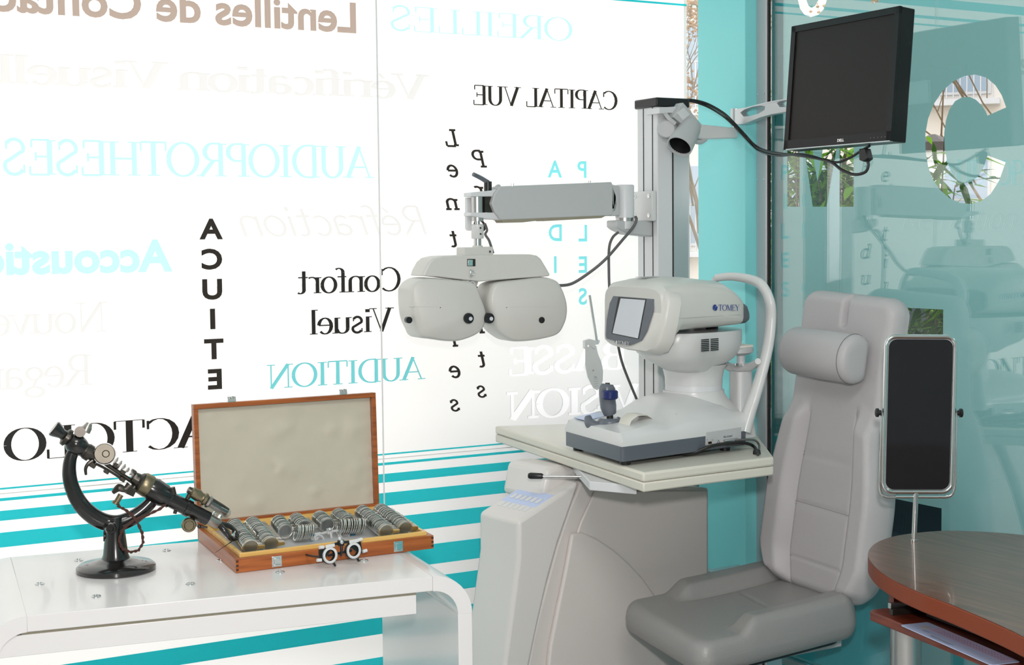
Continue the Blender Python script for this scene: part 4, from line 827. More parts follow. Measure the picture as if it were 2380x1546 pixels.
def Ma(x, y, v=0.): return MF.at(x, y, v)
pJ = onX(1712, 300, 2.70); 
MF = Frame(CX1, CY0+.03, 0); Jx = MF.at(1712, 290); MF2 = Frame(Jx.x, Jx.y, 0)
B().prism([Ma(1600, 288), Ma(1625, 288), Ma(1698, 296), Ma(1727, 295), Ma(1728, 318), Ma(1722, 321), Ma(1640, 324), Ma(1600, 320)], (0, .030, 0)).done('lower_link', 'white', ma, bevel=.004)
B().tube([Ma(1600, 322, .01), Ma(1625, 330, .01), Ma(1640, 322, .01)], .008, n=10).done('clamp_lever', 'armgrey', ma, smooth=True)
B().cyl(Ma(1713, 297, .015), Ma(1713, 288, .015), .0125, n=28).done('joint_ring', 'chrome', ma, smooth=True)
mo_x = 2.585                                                   # screen plane
p0 = Ma(1711, 270, .015); p1 = onX(1845, 250, mo_x+.06)
du = (p1-p0); du.z = 0; FL = Frame(p0.x, p0.y, math.degrees(math.atan2(du.y, du.x))); Lk = lambda x, y, v=0.: FL.at(x, y, v)
B().cyl(V((p0.x, p0.y, Lk(1711, 289).z)), V((p0.x, p0.y, Lk(1711, 253).z)), .0165, n=32).done('upper_joint', 'alu', ma, smooth=True)
outer = [(1715, 254), (1740, 250), (1770, 242), (1800, 235), (1836, 229), (1860, 227), (1860, 258), (1836, 260), (1800, 266), (1775, 273), (1750, 283), (1735, 289), (1715, 290)]
hole1 = [(1728, 262), (1738, 255), (1755, 249), (1775, 246), (1786, 248), (1784, 256), (1770, 264), (1750, 270), (1735, 271)]
hole2 = [(1813, 240), (1822, 235), (1840, 233), (1850, 236), (1850, 244), (1835, 249), (1820, 249)]
lu = lambda q: [FL.uz(x, y, -.008) for x, y in q]
o = filled('upper_link', lu(outer), [lu(hole1), lu(hole2)], lambda u, z: FL.w(u, -.008, z), 'alu', ma)
q = o.modifiers.new('thick', 'SOLIDIFY'); q.thickness = .020; q.offset = 0
q = o.modifiers.new('bevel', 'BEVEL'); q.width = .003; q.segments = 2
# ------------------------------------------------------------------ monitor
def onP(px, py, n, p): d = ray(px, py); return CP+d*((p-CP).dot(n)/d.dot(n))
mc = onX(1950, 190, mo_x); mn = V((1, 0, -.085)).normalized()     # normal into the depth, head tilted slightly forward
G = lambda x, y, d=0.: onP(x, y, mn, mc)+mn*d
mon = thing('monitor', 'black flat computer screen, switched off, held up on the silver arm', 'monitor', tuple(mc))
c0, c1, c2, c3 = G(1818, 69), G(2069, 21), G(2092, 322), G(1843, 343)
# exact rectangle from the measured corners
cen = (c0+c1+c2+c3)/4; ex = ((c1-c0)+(c2-c3)).normalized(); ey = mn.cross(ex).normalized()
if ey.z < 0: ey = -ey
w2 = ((c1-c0).length+(c2-c3).length)/4; h2 = ((c0-c3).length+(c1-c2).length)/4
ez = mn
Q = lambda a, b, d=0.: cen+ex*a+ey*b+ez*d
def rect(a, b, a1, b1, d): return [Q(a, b, d), Q(a1, b, d), Q(a1, b1, d), Q(a, b1, d)]
bz = .0165
B().prism(rect(-w2, -h2, w2, h2, .006), ez*.045).done('casing', 'monblack', mon, bevel=.003)
bb = B()
for r in ((-w2, -h2, w2, -h2+.024), (-w2, h2-bz, w2, h2), (-w2, -h2, -w2+bz, h2), (w2-bz, -h2, w2, h2)): bb.prism(rect(*r, 0), ez*.008)
bb.done('front_bezel', 'monblack', mon, bevel=.0012)
B().prism(rect(-w2+bz-.001, -h2+.022, w2-bz+.001, h2-bz+.001, .004), ez*.003).done('display_panel', 'lcd', mon)
B().prism(rect(-w2+.01, -h2-.0008, w2-.002, -h2+.0012, -.001), ez*.01).done('silver_lower_edge', 'alu', mon)
ps = sans_polys('DELL', .03)
lg = letter('brand_lettering', ps, lambda s, t: Q(-w2+.205+s*.024, -h2+.0085+t*.007, -.0006), 'chrome', mon)
lg.name = 'lettering'
bt = B()
for k in range(5): bt.prism(rect(w2-.070+k*.0125, -h2+.010, w2-.067+k*.0125, -h2+.012, -.0006), ez*.001)
bt.done('buttons', 'cable', mon)
B().prism(rect(-.06, -.06, .06, .06, .05), ez*.018).done('rear_mount', 'monblack', mon, bevel=.003)
B().prism(rect(-w2+.02, -.03, 0, .03, .052), ez*.012).done('mount_bracket', 'alu', mon)
# monitor cables
def X_(px, py, d=.03): return G(px, py, d)
cab([V((CX1-.01, CY0+.03, CZ+.014)), Ma(1600, 232), Ma(1640, 240), Ma(1680, 262, -.02), Ma(1705, 285, -.04), Ma(1730, 312, -.08), Lk(1760, 342, .02), Lk(1800, 355, .02), Lk(1860, 362, 0), X_(1905, 372), X_(1935, 392), X_(1965, 403), X_(1990, 397), X_(1997, 380), X_(1993, 368)], .0038, 'cableblk', 'black video cable looping from the column top to the monitor plug', 'monitor_cable')
cab([V((CX1-.01, CY0+.045, CZ+.012)), Ma(1600, 235), Ma(1640, 246), Ma(1678, 268, -.02), Ma(1705, 291, -.05), Ma(1732, 320, -.09), Lk(1765, 350, .03), Lk(1810, 362, .02), Lk(1865, 358, .01), X_(1915, 374), X_(1950, 366), X_(1980, 348), X_(2000, 336)], .0032, 'cableblk', 'second black cable tied along the monitor cable, running under the screen', 'power_cable')
pl = B().prism([X_(1982, 344, .02), X_(1996, 342, .02), X_(2002, 366, .02), X_(1992, 374, .02), X_(1982, 370, .02)], ez*.02).done('cable_plug', 'cableblk', mon, bevel=.002)
# ------------------------------------------------------------------ instrument table
ZT = .90; TT = .046
ta = [onZ(1150, 990, ZT), onZ(1495, 1099, ZT), onZ(1799, 1062, ZT)]
it = thing('instrument_table', 'cream instrument table top with a layered edge and a black handled lever under it', 'table', tuple((ta[0]+ta[2])/2-V((0, 0, .06))))
far = onZ(1505, 905, ZT); rr_ = onZ(1720, 955, ZT)
outl = [ta[0], ta[0].lerp(ta[1], .5), ta[1], ta[1].lerp(ta[2], .5), ta[2], rr_, V((2.43, 3.40, ZT)), V((2.43, 3.62, ZT)), V((2.20, 3.70, ZT))]
B().prism([p-V((0, 0, TT*.5)) for p in outl], (0, 0, TT*.5)).done('table_top', 'tabletop', it, bevel=.006, seg=3)
cen2 = sum(outl, V((0, 0, 0)))/len(outl)
B().prism([(p-(p-cen2).normalized()*.001)-V((0, 0, TT)) for p in outl], (0, 0, TT*.5-.0005)).done('lower_layer', 'tabletop', it, bevel=.004)
fl = onZ(1390, 1115, ZT-.06)
FT2 = Frame(ta[1].x, ta[1].y, 8)
ub = FT2.w(.05, .12, ZT-TT)
B().prism([onZ(1333, 1098, ZT-.07), onZ(1370, 1140, ZT-.07), onZ(1480, 1150, ZT-.07), V((2.15, 3.25, ZT-.07)), V((2.05, 3.35, ZT-.07))], (0, 0, .022)).done('slide_rail', 'armlight', it, bevel=.002)
b = B(); p = onZ(1352, 1108, ZT-.06); b.cyl(p, onZ(1245, 1107, ZT-.058), .0028, n=10); b.done('lever_rod', 'steel', it, smooth=True)
B().lathe(onZ(1262, 1107, ZT-.058), onZ(1228, 1106, ZT-.058), [(0, .0055), (.1, .0075), (.85, .0085), (1, .006)], 20).done('lever_grip', 'dark', it, smooth=True)
B().prism([onZ(1370, 1122, ZT-.075), onZ(1395, 1116, ZT-.075), onZ(1408, 1122, ZT-.075), onZ(1385, 1130, ZT-.075)], (0, 0, .006)).done('release_catch', 'steel', it, bevel=.002)
B().box(V((2.22, 3.28, (ZT-TT+.80)/2)), (.16, .16, ZT-TT-.80)).done('support', 'gunmetal', it, bevel=.004)
# ------------------------------------------------------------------ autorefractor
a0 = onZ(1445, 1075, ZT+.012); a1 = onZ(1737, 1034, ZT+.012); a2 = onZ(1312, 1035, ZT+.012)
class Aff:                                                        # local axes: a along the near side, b across, z up
    def __init__(s): s.o = V((a0.x, a0.y, 0)); s.a = (a1-a0).normalized(); s.b = V((a2-a0).normalized())
    def w(s, a, b, z): return s.o+s.a*a+s.b*b+V((0, 0, z))
    def at(s, px, py, b=0.):
        n = V((-s.a.y, s.a.x, 0)); d = ray(px, py); return CP+d*((s.o+s.b*b-CP).dot(n)/d.dot(n))
    def az(s, px, py, b=0.):
        p = s.at(px, py, b)-s.o-s.b*b; return (p.dot(s.a), p.z)
AF = Aff(); LA = (a1-a0).length; LB = (a2-a0).length; ZB2 = ZT+.012
rf = thing('autorefractor', 'cream and grey desktop autorefractor with small screen and joystick on the instrument table', 'instrument', tuple(AF.w(LA/2, LB/2, ZT)))
BCN = LB/2
def rr3(a0_, b0, a1_, b1, z, r, n=5):
    pts = []
    for ca, cb, an_ in ((a1_-r, b1-r, 0), (a0_+r, b1-r, 90), (a0_+r, b0+r, 180), (a1_-r, b0+r, 270)):
        for k in range(n+1):
            t = math.radians(an_+90*k/n); pts.append(AF.w(ca+r*math.cos(t), cb+r*math.sin(t), z))
    return pts
B().ring_loft([rr3(.0, .0, LA, LB, ZB2, .012), rr3(0, 0, LA, LB, ZB2+.036, .012)]).done('base_band', 'slate', rf, bevel=.002)
for a, b_ in ((.03, .03), (.03, LB-.03), (LA-.06, .03), (LA-.06, LB-.03)):
    B().lathe(AF.w(a, b_, ZT+.0003), AF.w(a, b_, ZB2), [(0, .013), (.8, .014), (1, .014)], 20).done('rubber_foot', 'dark', rf, smooth=True)
# lofted upper shell, sections along a
def hull(secs, name, m, bevel=0, nn=28, pw=3., **k):
    """secs: (a, b_center, half_b, z0, z1, power)"""
    rings = []
    for a, bc, hb, z0, z1, pw in secs:
        r = []
        for i in range(nn):
            t = 2*math.pi*(i+.5)/nn; c, s_ = math.cos(t), math.sin(t)
            r.append(AF.w(a, bc+hb*math.copysign(abs(c)**(2/pw), c), (z0+z1)/2+(z1-z0)/2*math.copysign(abs(s_)**(2/pw), s_)))
        rings.append(r)
    return B().ring_loft(rings).done(name, m, rf, smooth=True, ang=35, **k)
zb = ZB2+.036
# deck: bottom flat, top profile
def deck():
    b = B(); rings = []
    for a, top, hw in ((.0, .020, .5), (.006, .030, .492), (.05, .036, .49), (.11, .044, .475), (.16, .062, .44), (.20, .083, .40), (.24, .092, .36), (.30, .092, .36), (LA-.05, .080, .42), (LA-.02, .066, .47), (LA-.004, .045, .49), (LA, .03, .5)):
        r = []; n = 22
        for i in range(n+1):
            t = i/n*2-1; e = abs(t); hwid = LB*.5
            if top <= .05: prof = 1-max(0, (e-.93)/.07)**2*.55
            else: prof = (1-e**2.6)*.70+.30 if e < 1 else .30
            bb_ = BCN+t*hwid*.998; z = zb+top*prof
            r.append(AF.w(min(max(a, .001), LA-.001), bb_, z))
        r.append(AF.w(min(max(a, .001), LA-.001), BCN+hwid*.998, zb)); r.append(AF.w(min(max(a, .001), LA-.001), BCN-hwid*.998, zb)); rings.append(r)
    return b.ring_loft(rings).done('base_shell', 'white', rf, smooth=True, ang=50)
deck()
na, nb = AF.az(1612, 880, BCN)[0], BCN
nz = lambda y: AF.az(1612, y, BCN)[1]
c_ = lambda z: AF.w(na, nb, z)
B().lathe(c_(zb+.04), c_(nz(905)), [(0, .118), (.3, .103), (.6, .088), (.85, .079), (1, .079)], 44, xdir=AF.a).done('neck_base', 'white', rf, smooth=True)
B().lathe(c_(nz(906)), c_(nz(890)), [(0, .074), (1, .073)], 44).done('neck_ring', 'armlight', rf, smooth=True)
B().lathe(c_(nz(892)), c_(nz(845)), [(0, .074), (.3, .074), (.8, .080), (1, .088)], 44).done('neck', 'white', rf, smooth=True)
# bowl beneath the head
secs = []
for y, ra, rb, off in ((858, .070, .075, 0), (845, .10, .09, .0), (832, .13, .112, -.004), (815, .150, .13, -.008), (790, .157, .138, -.008), (765, .150, .138, -.004)):
    z = nz(y); n = 44; r = []
    for i in range(n):
        t = 2*math.pi*i/n; c, s_ = math.cos(t), math.sin(t); pw = 2.6
        r.append(AF.w(na-.012+off+ra*math.copysign(abs(c)**(2/pw), c), nb+rb*math.copysign(abs(s_)**(2/pw), s_), z))
    secs.append(r)
B().ring_loft(secs).done('head_bowl', 'white', rf, smooth=True)
ha = AF.az(1545, 740, 0)[0]
zT = AF.az(1640, 662, .02)[1]; zBt = AF.az(1640, 770, 0)[1]; hb = LB*.5+.004
fz0 = AF.az(1545, 820, 0)[1]; fz1 = AF.az(1545, 672, 0)[1]
tail = AF.az(1732, 740, 0)[0]
hull([(ha-.006, nb, hb*.93, fz0+.002, fz1, 6), (ha+.010, nb, hb*.98, fz0+.004, fz1+.012, 6), (ha+.05, nb, hb, zBt-.012, zT+.012, 5), (ha+.06, nb, hb, zBt, zT+.014, 5), (ha+.12, nb, hb, zBt+.001, zT+.018, 4.5), (tail-.07, nb, hb, zBt+.003, zT+.008, 5), (tail-.03, nb, hb*.985, zBt+.005, zT-.012, 5), (tail-.004, nb, hb*.96, zBt+.006, zT-.033, 5), (tail, nb, hb*.93, zBt+.008, zT-.037, 5)], 'head_shell', 'cream')
hull([(tail-.010, nb, hb*.94, zBt+.009, zT-.036, 5), (tail+.020, nb, hb*.90, zBt+.007, zT-.050, 5), (tail+.036, nb, hb*.82, zBt+.010, zT-.066, 4), (tail+.040, nb, hb*.70, zBt+.02, zT-.08, 3)], 'rear_hood', 'slate')
bb = B(); pz = zBt-.022; bb.lathe(AF.w(tail-.035, nb+.02, pz), AF.w(tail+.004, nb, pz), [(0, .060), (.7, .056), (1, .045)], 36); bb.done('measuring_window', 'dark', rf, smooth=True)
# screen face, leaning back at the top
fa = ha-.007
def FC(px, py, d=0.):
    # face plane: contains b axis, leans: a = fa + k*(z-zc)
    k = .16; zc = (fz0+fz1)/2; n = V((0, 0, 1))*(-k)+AF.a*1.0; nb_ = AF.b-AF.a*AF.b.dot(AF.a)
    n = AF.b.cross(V((0, 0, 1))+AF.a*k).normalized()
    if n.dot(AF.a) > 0: n = -n
    q = onP(px, py, n, AF.w(fa-.004, nb, zc)); return q+n*d
fo = [FC(x, y, -.012) for x, y in ((1401, 778), (1402, 745), (1410, 708), (1424, 675), (1440, 665), (1480, 661), (1520, 666), (1545, 676), (1548, 700), (1540, 750), (1530, 790), (1518, 812), (1500, 819), (1450, 812), (1412, 800), (1402, 790))]
nF = (FC(1470, 740, 1)-FC(1470, 740, 0))
B().ring_loft([[p-nF*.03 for p in fo], fo, [p+nF*.010+(sum(fo, V())/len(fo)-p)*.04 for p in fo]]).done('face_shell', 'cream', rf, smooth=True, ang=60)
fb = [FC(x, y, .0) for x, y in ((1410, 782), (1412, 745), (1419, 705), (1430, 683), (1445, 679), (1485, 678), (1520, 686), (1524, 692), (1518, 730), (1505, 770), (1492, 792), (1466, 803), (1432, 800), (1430, 793), (1412, 788))]
B().prism(fb, nF*.003).done('screen_bezel', 'bezel', rf, bevel=.001)
B().prism([FC(x, y, .0032) for x, y in ((1440, 691), (1505, 696), (1487, 789), (1424, 776))], nF*.0006).done('screen_recess', 'dark', rf)
B().prism([FC(x, y, .0039) for x, y in ((1446, 694), (1503, 698), (1486, 787), (1427, 775))], nF*.0005).done('screen_glass', 'screen', rf, label='pale lit screen')
def logo(P0, P1, hgt, upv, nrm, m):      # round mark with a cut and the lettering
    e = (P1-P0).normalized(); L = (P1-P0).length
    cps = [];  c = P0+e*hgt*.5+upv*hgt*.5
    b = B(); b.prism([c+(e*math.cos(t)+upv*math.sin(t))*hgt*.55 for t in [math.radians(a) for a in (50, 90, 130, 170, 210, 232)]], nrm*.0003)
    b.prism([c+(e*math.cos(t)+upv*math.sin(t))*hgt*.55+e*hgt*.08 for t in [math.radians(a) for a in (-120, -80, -45, 0, 35)]]+[c+e*hgt*.08], nrm*.0003)
    b.done('logo_mark', m, rf)
    ps, wd = serif_polys('TOMEY', .13, .05, .03)
    s0 = P0+e*hgt*1.35
    letter('lettering', ps, lambda s, t: s0+e*s*(L-hgt*1.35)+upv*t*hgt+nrm*.0004, m, rf, x0=0, x1=wd, y0=0, y1=1)
zL = AF.az(1657, 722, 0); sideN = V((AF.a.y, -AF.a.x, 0)); 
logo(AF.at(1657, 722, -.006), AF.at(1718, 722, -.006), .0145, V((0, 0, 1)), sideN, 'blueink')
fe = (FC(1465, 800, .0032)-FC(1434, 797, .0032)); fu = (FC(1437, 790, .003)-FC(1434, 799, .003)); fu = (fu-fe.normalized()*fu.dot(fe.normalized())).normalized()
logo(FC(1434, 801, .0046), FC(1466, 804, .0046), .0095, fu, nF, 'white')
b = B()
for r in range(7):
    for c_2 in range(2): 
        z = AF.az(1650, 789+r*4.2, 0)[1]; a_ = AF.az(1632+c_2*22, 800, 0)[0]; b.prism([AF.w(a_, .0+.0015, z-.0016), AF.w(a_+.026, .0015, z-.0016), AF.w(a_+.026, .0015, z+.0010), AF.w(a_, .0015, z+.0010)], AF.b*.004)
b.done('side_vent', 'dark', rf)
b = B()
for r in range(8): b.prism([AF.w(ha+.05+r*.007, nb+.02, zT+.0165), AF.w(ha+.054+r*.007, nb+.02, zT+.0165), AF.w(ha+.054+r*.007, nb+.07, zT+.0165), AF.w(ha+.05+r*.007, nb+.07, zT+.0165)], (0, 0, .001))
b.done('top_vent', 'insert', rf)
B().prism([AF.w(ha+.035, -.0045, AF.az(1600, 739, 0)[1]), AF.w(tail-.02, -.0025, AF.az(1700, 733, 0)[1]), AF.w(tail-.02, -.0025, AF.az(1700, 733, 0)[1]+.0008), AF.w(ha+.035, -.0045, AF.az(1600, 739, 0)[1]+.0008)], AF.b*.004).done('seam', 'insert', rf)
# joystick
jz = zb+.036; jb = AF.at(1412, 985, .16); ja, jbz = AF.az(1416, 978, .16)
J = lambda x, y, b_=.16: AF.at(x, y, b_)
b = B(); b.lathe(V((J(1416, 980).x, J(1416, 980).y, zb+.024)), V((J(1416, 980).x, J(1416, 980).y, zb+.047)), [(0, .031), (.6, .031), (.85, .027), (1, .023)], 30); b.done('joystick_base', 'bezel', rf, smooth=True)
b = B(); b.tube([J(1440, 975, .15), J(1425, 992, .15), J(1395, 996, .17), J(1372, 985, .19), J(1366, 968, .2)], [.010, .015, .018, .015, .009], n=12, sx=.9); b.done('joystick_guard', 'bezel', rf, smooth=True)
b = B(); b.cyl(J(1418, 978), J(1417, 960), .009, .008, 16); b.done('joystick_stem', 'dark', rf, smooth=True)
b = B(); b.tube([J(1418, 962), J(1414, 945), J(1411, 920), J(1411, 903), J(1412, 893)], [.016, .020, .020, .020, .014], n=20, smooth=4); b.done('joystick_grip', 'bezel', rf, smooth=True)
b = B(); b.lathe(J(1418, 928, .14), J(1418, 907, .14), [(0, .016), (.15, .0195), (.85, .0195), (1, .016)], 24); b.done('joystick_wheel', 'blueknob', rf, smooth=True)
b = B(); b.cyl(J(1412, 894), J(1412, 890), .006, n=16); b.done('joystick_button', 'dark', rf, smooth=True)
# printer paper coming out of the deck
pr = []
P_ = [J(1450, 990, .09), J(1455, 975, .09), J(1470, 963, .09), J(1492, 962, .09), J(1512, 975, .09)]
b = B(); n = len(P_)
rings = [[p-AF.b*.028, p+AF.b*.03] for p in P_]
b.ring_loft([[r[0], r[1], r[1]-V((0, 0, .001)), r[0]-V((0, 0, .001))] for r in rings]); o = b.done('paper_strip', 'paper', rf, smooth=True)
B().prism([AF.w(.17, .04, zb+.040), AF.w(.21, .04, zb+.055), AF.w(.21, .11, zb+.055), AF.w(.17, .11, zb+.040)], (0, 0, .003)).done('printer_slot', 'insert', rf)
B().prism([AF.w(.02, LB-.09, zb+.0345), AF.w(.10, LB-.09, zb+.041), AF.w(.10, LB-.02, zb+.041), AF.w(.02, LB-.02, zb+.0345)], (0, 0, .002)).done('button_field', 'card', rf, bevel=.001)
# connector field on the near side
q = [AF.at(x, y, -.0015) for x, y in ((1641, 1005), (1723, 993), (1723, 1024), (1640, 1036))]
B().prism(q, AF.b*.003).done('connector_field', 'armgrey', rf, bevel=.001)
b = B()
for x, y in ((1643, 1031), (1656, 1029)): b.cyl(AF.at(x, y, -.001), AF.at(x, y, -.005), .0025, n=10)
b.prism([AF.at(x, y, -.002) for x, y in ((1646, 1027), (1653, 1026), (1653, 1031), (1646, 1032))], -AF.b*.003); b.done('switches', 'gunmetal', rf)
b = B(); b.prism([AF.at(x, y, -.002) for x, y in ((1680, 1022), (1712, 1017), (1710, 1031), (1684, 1034))], -AF.b*.012); b.done('cable_connector', 'steel', rf, bevel=.002)
ps = sans_polys('RS-232C', .02); letter('lettering', ps, lambda s, t: AF.at(1682, 1018, -.0022).lerp(AF.at(1703, 1015, -.0022), s)+V((0, 0, t*.0042)), 'inkdark', rf)
for tx, x in (('P', 1643), ('S', 1655)): letter('lettering', sans_polys(tx, .01), lambda s, t, x=x: AF.at(x, 1024.5, -.0022)+AF.a*s*.0025+V((0, 0, t*.0032)), 'inkdark', rf)
b = B(); e_ = [AF.at(x, y, -.0022) for x, y in ((1666, 1030), (1674, 1029), (1670, 1022))]; cgt = sum(e_, V())/3
for i in range(3): p, q2 = e_[i], e_[(i+1) % 3]; b.prism([p, q2, q2+(cgt-q2)*.25, p+(cgt-p)*.25], -AF.b*.0003)
b.done('warning_symbol', 'inkdark', rf)
# forehead arch, chin rest
bA = 0.0
def N(x, y, b_): return AF.at(x, y, b_)
B().tube([N(1664, 646, .22), N(1700, 643, .17), N(1745, 650, .09), N(1772, 665, .03), N(1789, 700, .0), N(1792, 740, .0), N(1786, 800, .0), N(1772, 860, .0), N(1756, 915, .0), N(1742, 955, .01), N(1728, 1000, .02)], [.010, .011, .013, .015, .016, .0165, .017, .018, .019, .022, .026], n=18, smooth=6, ref=AF.b, sx=.75).done('forehead_arch', 'white', rf, smooth=True)
B().tube([N(1664, 646, .22), N(1655, 680, .24), N(1652, 760, .25), N(1655, 860, .25), N(1680, 950, .22)], [.010, .012, .012, .014, .018], n=14, smooth=5, ref=AF.b, sx=.7).done('forehead_arch', 'white', rf, smooth=True)
B().tube([N(1762, 840, .0), N(1745, 852, .06), N(1715, 858, .12), N(1690, 850, .16), N(1668, 835, .20)], [.008, .011, .013, .011, .008], n=14, smooth=5).done('chin_bridge', 'white', rf, smooth=True)
p = N(1722, 862, .10); B().ring_loft([[p+V((0, 0, -.17))+AF.a*x*1.2+AF.b*y*1.2 for x, y in rrect(.06, .07, .015)], [p+V((0, 0, -.1))+AF.a*x+AF.b*y for x, y in rrect(.055, .06, .015)], [p+V((0, 0, .0))+AF.a*x+AF.b*y for x, y in rrect(.055, .06, .015)]]).done('chin_column', 'white', rf, smooth=True)
p = N(1722, 846, .10); B().cyl(p-V((0, 0, .004)), p+V((0, 0, .002)), .016, n=24).done('chin_ring', 'chrome', rf, smooth=True)
B().cyl(p, p+V((0, 0, .032)), .0105, n=24).done('chin_post', 'armlight', rf, smooth=True)
p = N(1716, 818, .10)
B().ring_loft([[p+V((0, 0, z))+AF.a*x*s_+AF.b*y*s_ for x, y in rrect(.075, .09, .03)] for s_, z in ((.7, -.006), (1, .0), (1, .010), (.92, .013))]).done('chin_cup', 'armgrey', rf, smooth=True)
B().prism([p+V((0, 0, .013))+AF.a*x*.85+AF.b*y*.85 for x, y in rrect(.075, .09, .01)], (0, 0, .006)).done('paper_pad', 'paper', rf, bevel=.001)
# cables of the autorefractor
cab([AF.at(1706, 1024, -.012), AF.at(1735, 1022, -.012), AF.at(1755, 1024, -.008), AF.at(1764, 1034, -.004), onZ(1764, 1046, ZT+.006)], .0028, 'cable', 'grey serial cable plugged in the side of the autorefractor', 'serial_cable')
cab([onZ(1585, 1056, ZT+.006), onZ(1610, 1054, ZT+.008), AF.at(1650, 1038, -.016), AF.at(1690, 1031, -.02), AF.at(1730, 1030, -.012), AF.at(1752, 1038, -.006), onZ(1762, 1056, ZT+.005)], .0042, 'cableblk', 'thick black power cord lying along the autorefractor base', 'mains_cord')
p = onZ(1759, 1056, ZT); B().lathe(p+V((0, 0, .0005)), p+V((0, 0, .012)), [(0, .010), (.7, .009), (1, .006)], 18).done('cable_grommet', 'dark', it, smooth=True)
# ------------------------------------------------------------------ near point card on its rod
nr = Frame(*(onZ(1400, 975, ZT).xy), 5); nc = lambda x, y, v=0.: nr.at(x, y, v)
nt_ = thing('near_point_rod', 'slim metal rod with a white hanging card holder behind the joystick', 'rod', tuple(onZ(1400, 975, ZT)))
B().cyl(nc(1370, 686), nc(1388, 800), .0042, n=12).done('rod', 'chrome', nt_, smooth=True)
B().prism([nc(x, y) for x, y in ((1361, 812), (1364, 806), (1386, 804), (1390, 822), (1398, 842), (1402, 862), (1401, 885), (1396, 900), (1389, 907), (1380, 903), (1374, 892), (1366, 876), (1361, 850))], nr.v*.003).done('card_holder', 'white', nt_, bevel=.0008)
B().prism([nc(x, y, -.004) for x, y in ((1359, 792), (1371, 788), (1388, 792), (1394, 790), (1394, 797), (1384, 802), (1384, 812), (1374, 806), (1368, 798), (1363, 812), (1359, 808))], nr.v*.010).done('clamp', 'white', nt_, bevel=.001)
B().cyl(nc(1379, 861, -.001), nc(1379, 861, -.002), .0025, n=12).done('dial_hole', 'gunmetal', nt_)
B().cyl(nc(1398, 893, .004), onZ(1402, 972, ZT+.006)+V((0, 0, -.005)), .004, n=10).done('support_post', 'dark', nt_, smooth=True)
b = B()
for k in range(4): b.prism([nc(x, y, -.0004) for x, y in ((1379+k, 881+k*5.5), (1390, 880+k*5.5), (1390, 881+k*5.5), (1379+k, 882+k*5.5))], -nr.v*.0002)
b.done('print_lines', 'insert', nt_)
letter('lettering', serif_polys('NIL', .12, .05, .03)[0], lambda s, t: nc(1380, 879, -.0006).lerp(nc(1388, 878, -.0006), s)+V((0, 0, t*.0045)), 'inkdark', nt_)
# ------------------------------------------------------------------ patient chair
def quad(P, mu, mv): return P
def cushion(name, m, parent, org, eu_, ev, en, W_, L_, thick, disp, nu=72, nv=90, r=.03, edgew=None):
    """slab with rounded rim. u across (-.5..), v along, front face displaced by disp(u,v); returns object"""
    def edge(t, ln):                     # 0..1 -> rounded rim profile coordinates
        return t
    b = B(); F = []; K = []
    for j in range(nv+1):
        fr, bk = [], []
        for i in range(nu+1):
            s = i/nu*2-1; t = j/nv*2-1
            # concentrate samples near the rim
            s2 = math.copysign(1-(1-abs(s))**1.25, s) if True else s; t2 = math.copysign(1-(1-abs(t))**1.25, t)
            hw = (edgew(t2) if edgew else 1)*W_/2; x = s2*hw; y = t2*L_/2
            # corner rounding of the outline
            cr = r*1.6; ax = hw-abs(x); ay = L_/2-abs(y)
            if ax < cr and ay < cr:
                dx, dy = cr-ax, cr-ay; q = math.hypot(dx, dy); mx = max(dx, dy)
                if q > 1e-9: f = mx/q; x = math.copysign(hw-cr+dx*f, x) if dx > 0 else x; y = math.copysign(L_/2-cr+dy*f, y) if dy > 0 else y
            dr = min(hw-abs(s2*hw), L_/2-abs(t2*L_/2)); k = max(0, 1-dr/r); h = thick/2*math.sqrt(max(0, 1-k*k*.999))
            w_ = max(0, 1-k)**.5
            base = org+eu_*x+ev*y
            fr.append(b.b.verts.new(base+en*(h+disp(s2, t2)*w_))); bk.append(b.b.verts.new(base-en*h))
        F.append(fr); K.append(bk)
    for j in range(nv):
        for i in range(nu):
            b.b.faces.new((F[j][i], F[j][i+1], F[j+1][i+1], F[j+1][i])); b.b.faces.new((K[j][i], K[j+1][i], K[j+1][i+1], K[j][i+1]))
    for j in range(nv):
        for i in (0, nu):
            b.b.faces.new((F[j][i], F[j+1][i], K[j+1][i], K[j][i]))
    for i in range(nu):
        for j in (0, nv): b.b.faces.new((F[j][i], F[j][i+1], K[j][i+1], K[j][i]))
    return b.done(name, m, parent, smooth=True, ang=80)
ss = lambda a, b, x: (lambda t: t*t*(3-2*t))(min(1, max(0, (x-a)/(b-a))))
SR, SF, SB, SBL = onZ(1640, 1512, .485), onZ(1440, 1388, .51), onZ(1992, 1405, .51), onZ(1800, 1325, .52)
eS = V((math.cos(math.radians(11)), math.sin(math.radians(11)), 0)); eW = V((.19, .982, 0)).normalized()
scen = (SR+SF+SB+SBL)/4; SWd = ((SF-SR).length+(SBL-SB).length)/2; SLn = ((SB-SR).length+(SBL-SF).length)/2
ch = thing('patient_chair', 'grey leather patient chair with tall back and head pillow beside the teal glass', 'chair', (scen.x, scen.y, 0))
def sdisp(s, t):                          # s across (near side -1 .. far +1), t: -1 front .. 1 back
    bol = ss(.52, .66, abs(s))*(1-ss(.93, 1.0, abs(s))*.5)*ss(-.50, -.28, t); front = (1-ss(-.95, -.5, t))
    seam = math.exp(-((abs(s)-.55)/.03)**2)*ss(-.45, -.2, t)*.008+math.exp(-((t-.25)/.018)**2)*(abs(s) < .5)*.0035
    return .034*bol-.012*(1-abs(s)**2)*(1-abs(t)**2)-seam-.006*front*0
eWs = (SF-SR+SBL-SB).normalized(); eSs = (SB-SR+SBL-SF).normalized()
nS = eSs.cross(eWs).normalized()
if nS.z < 0: nS = -nS
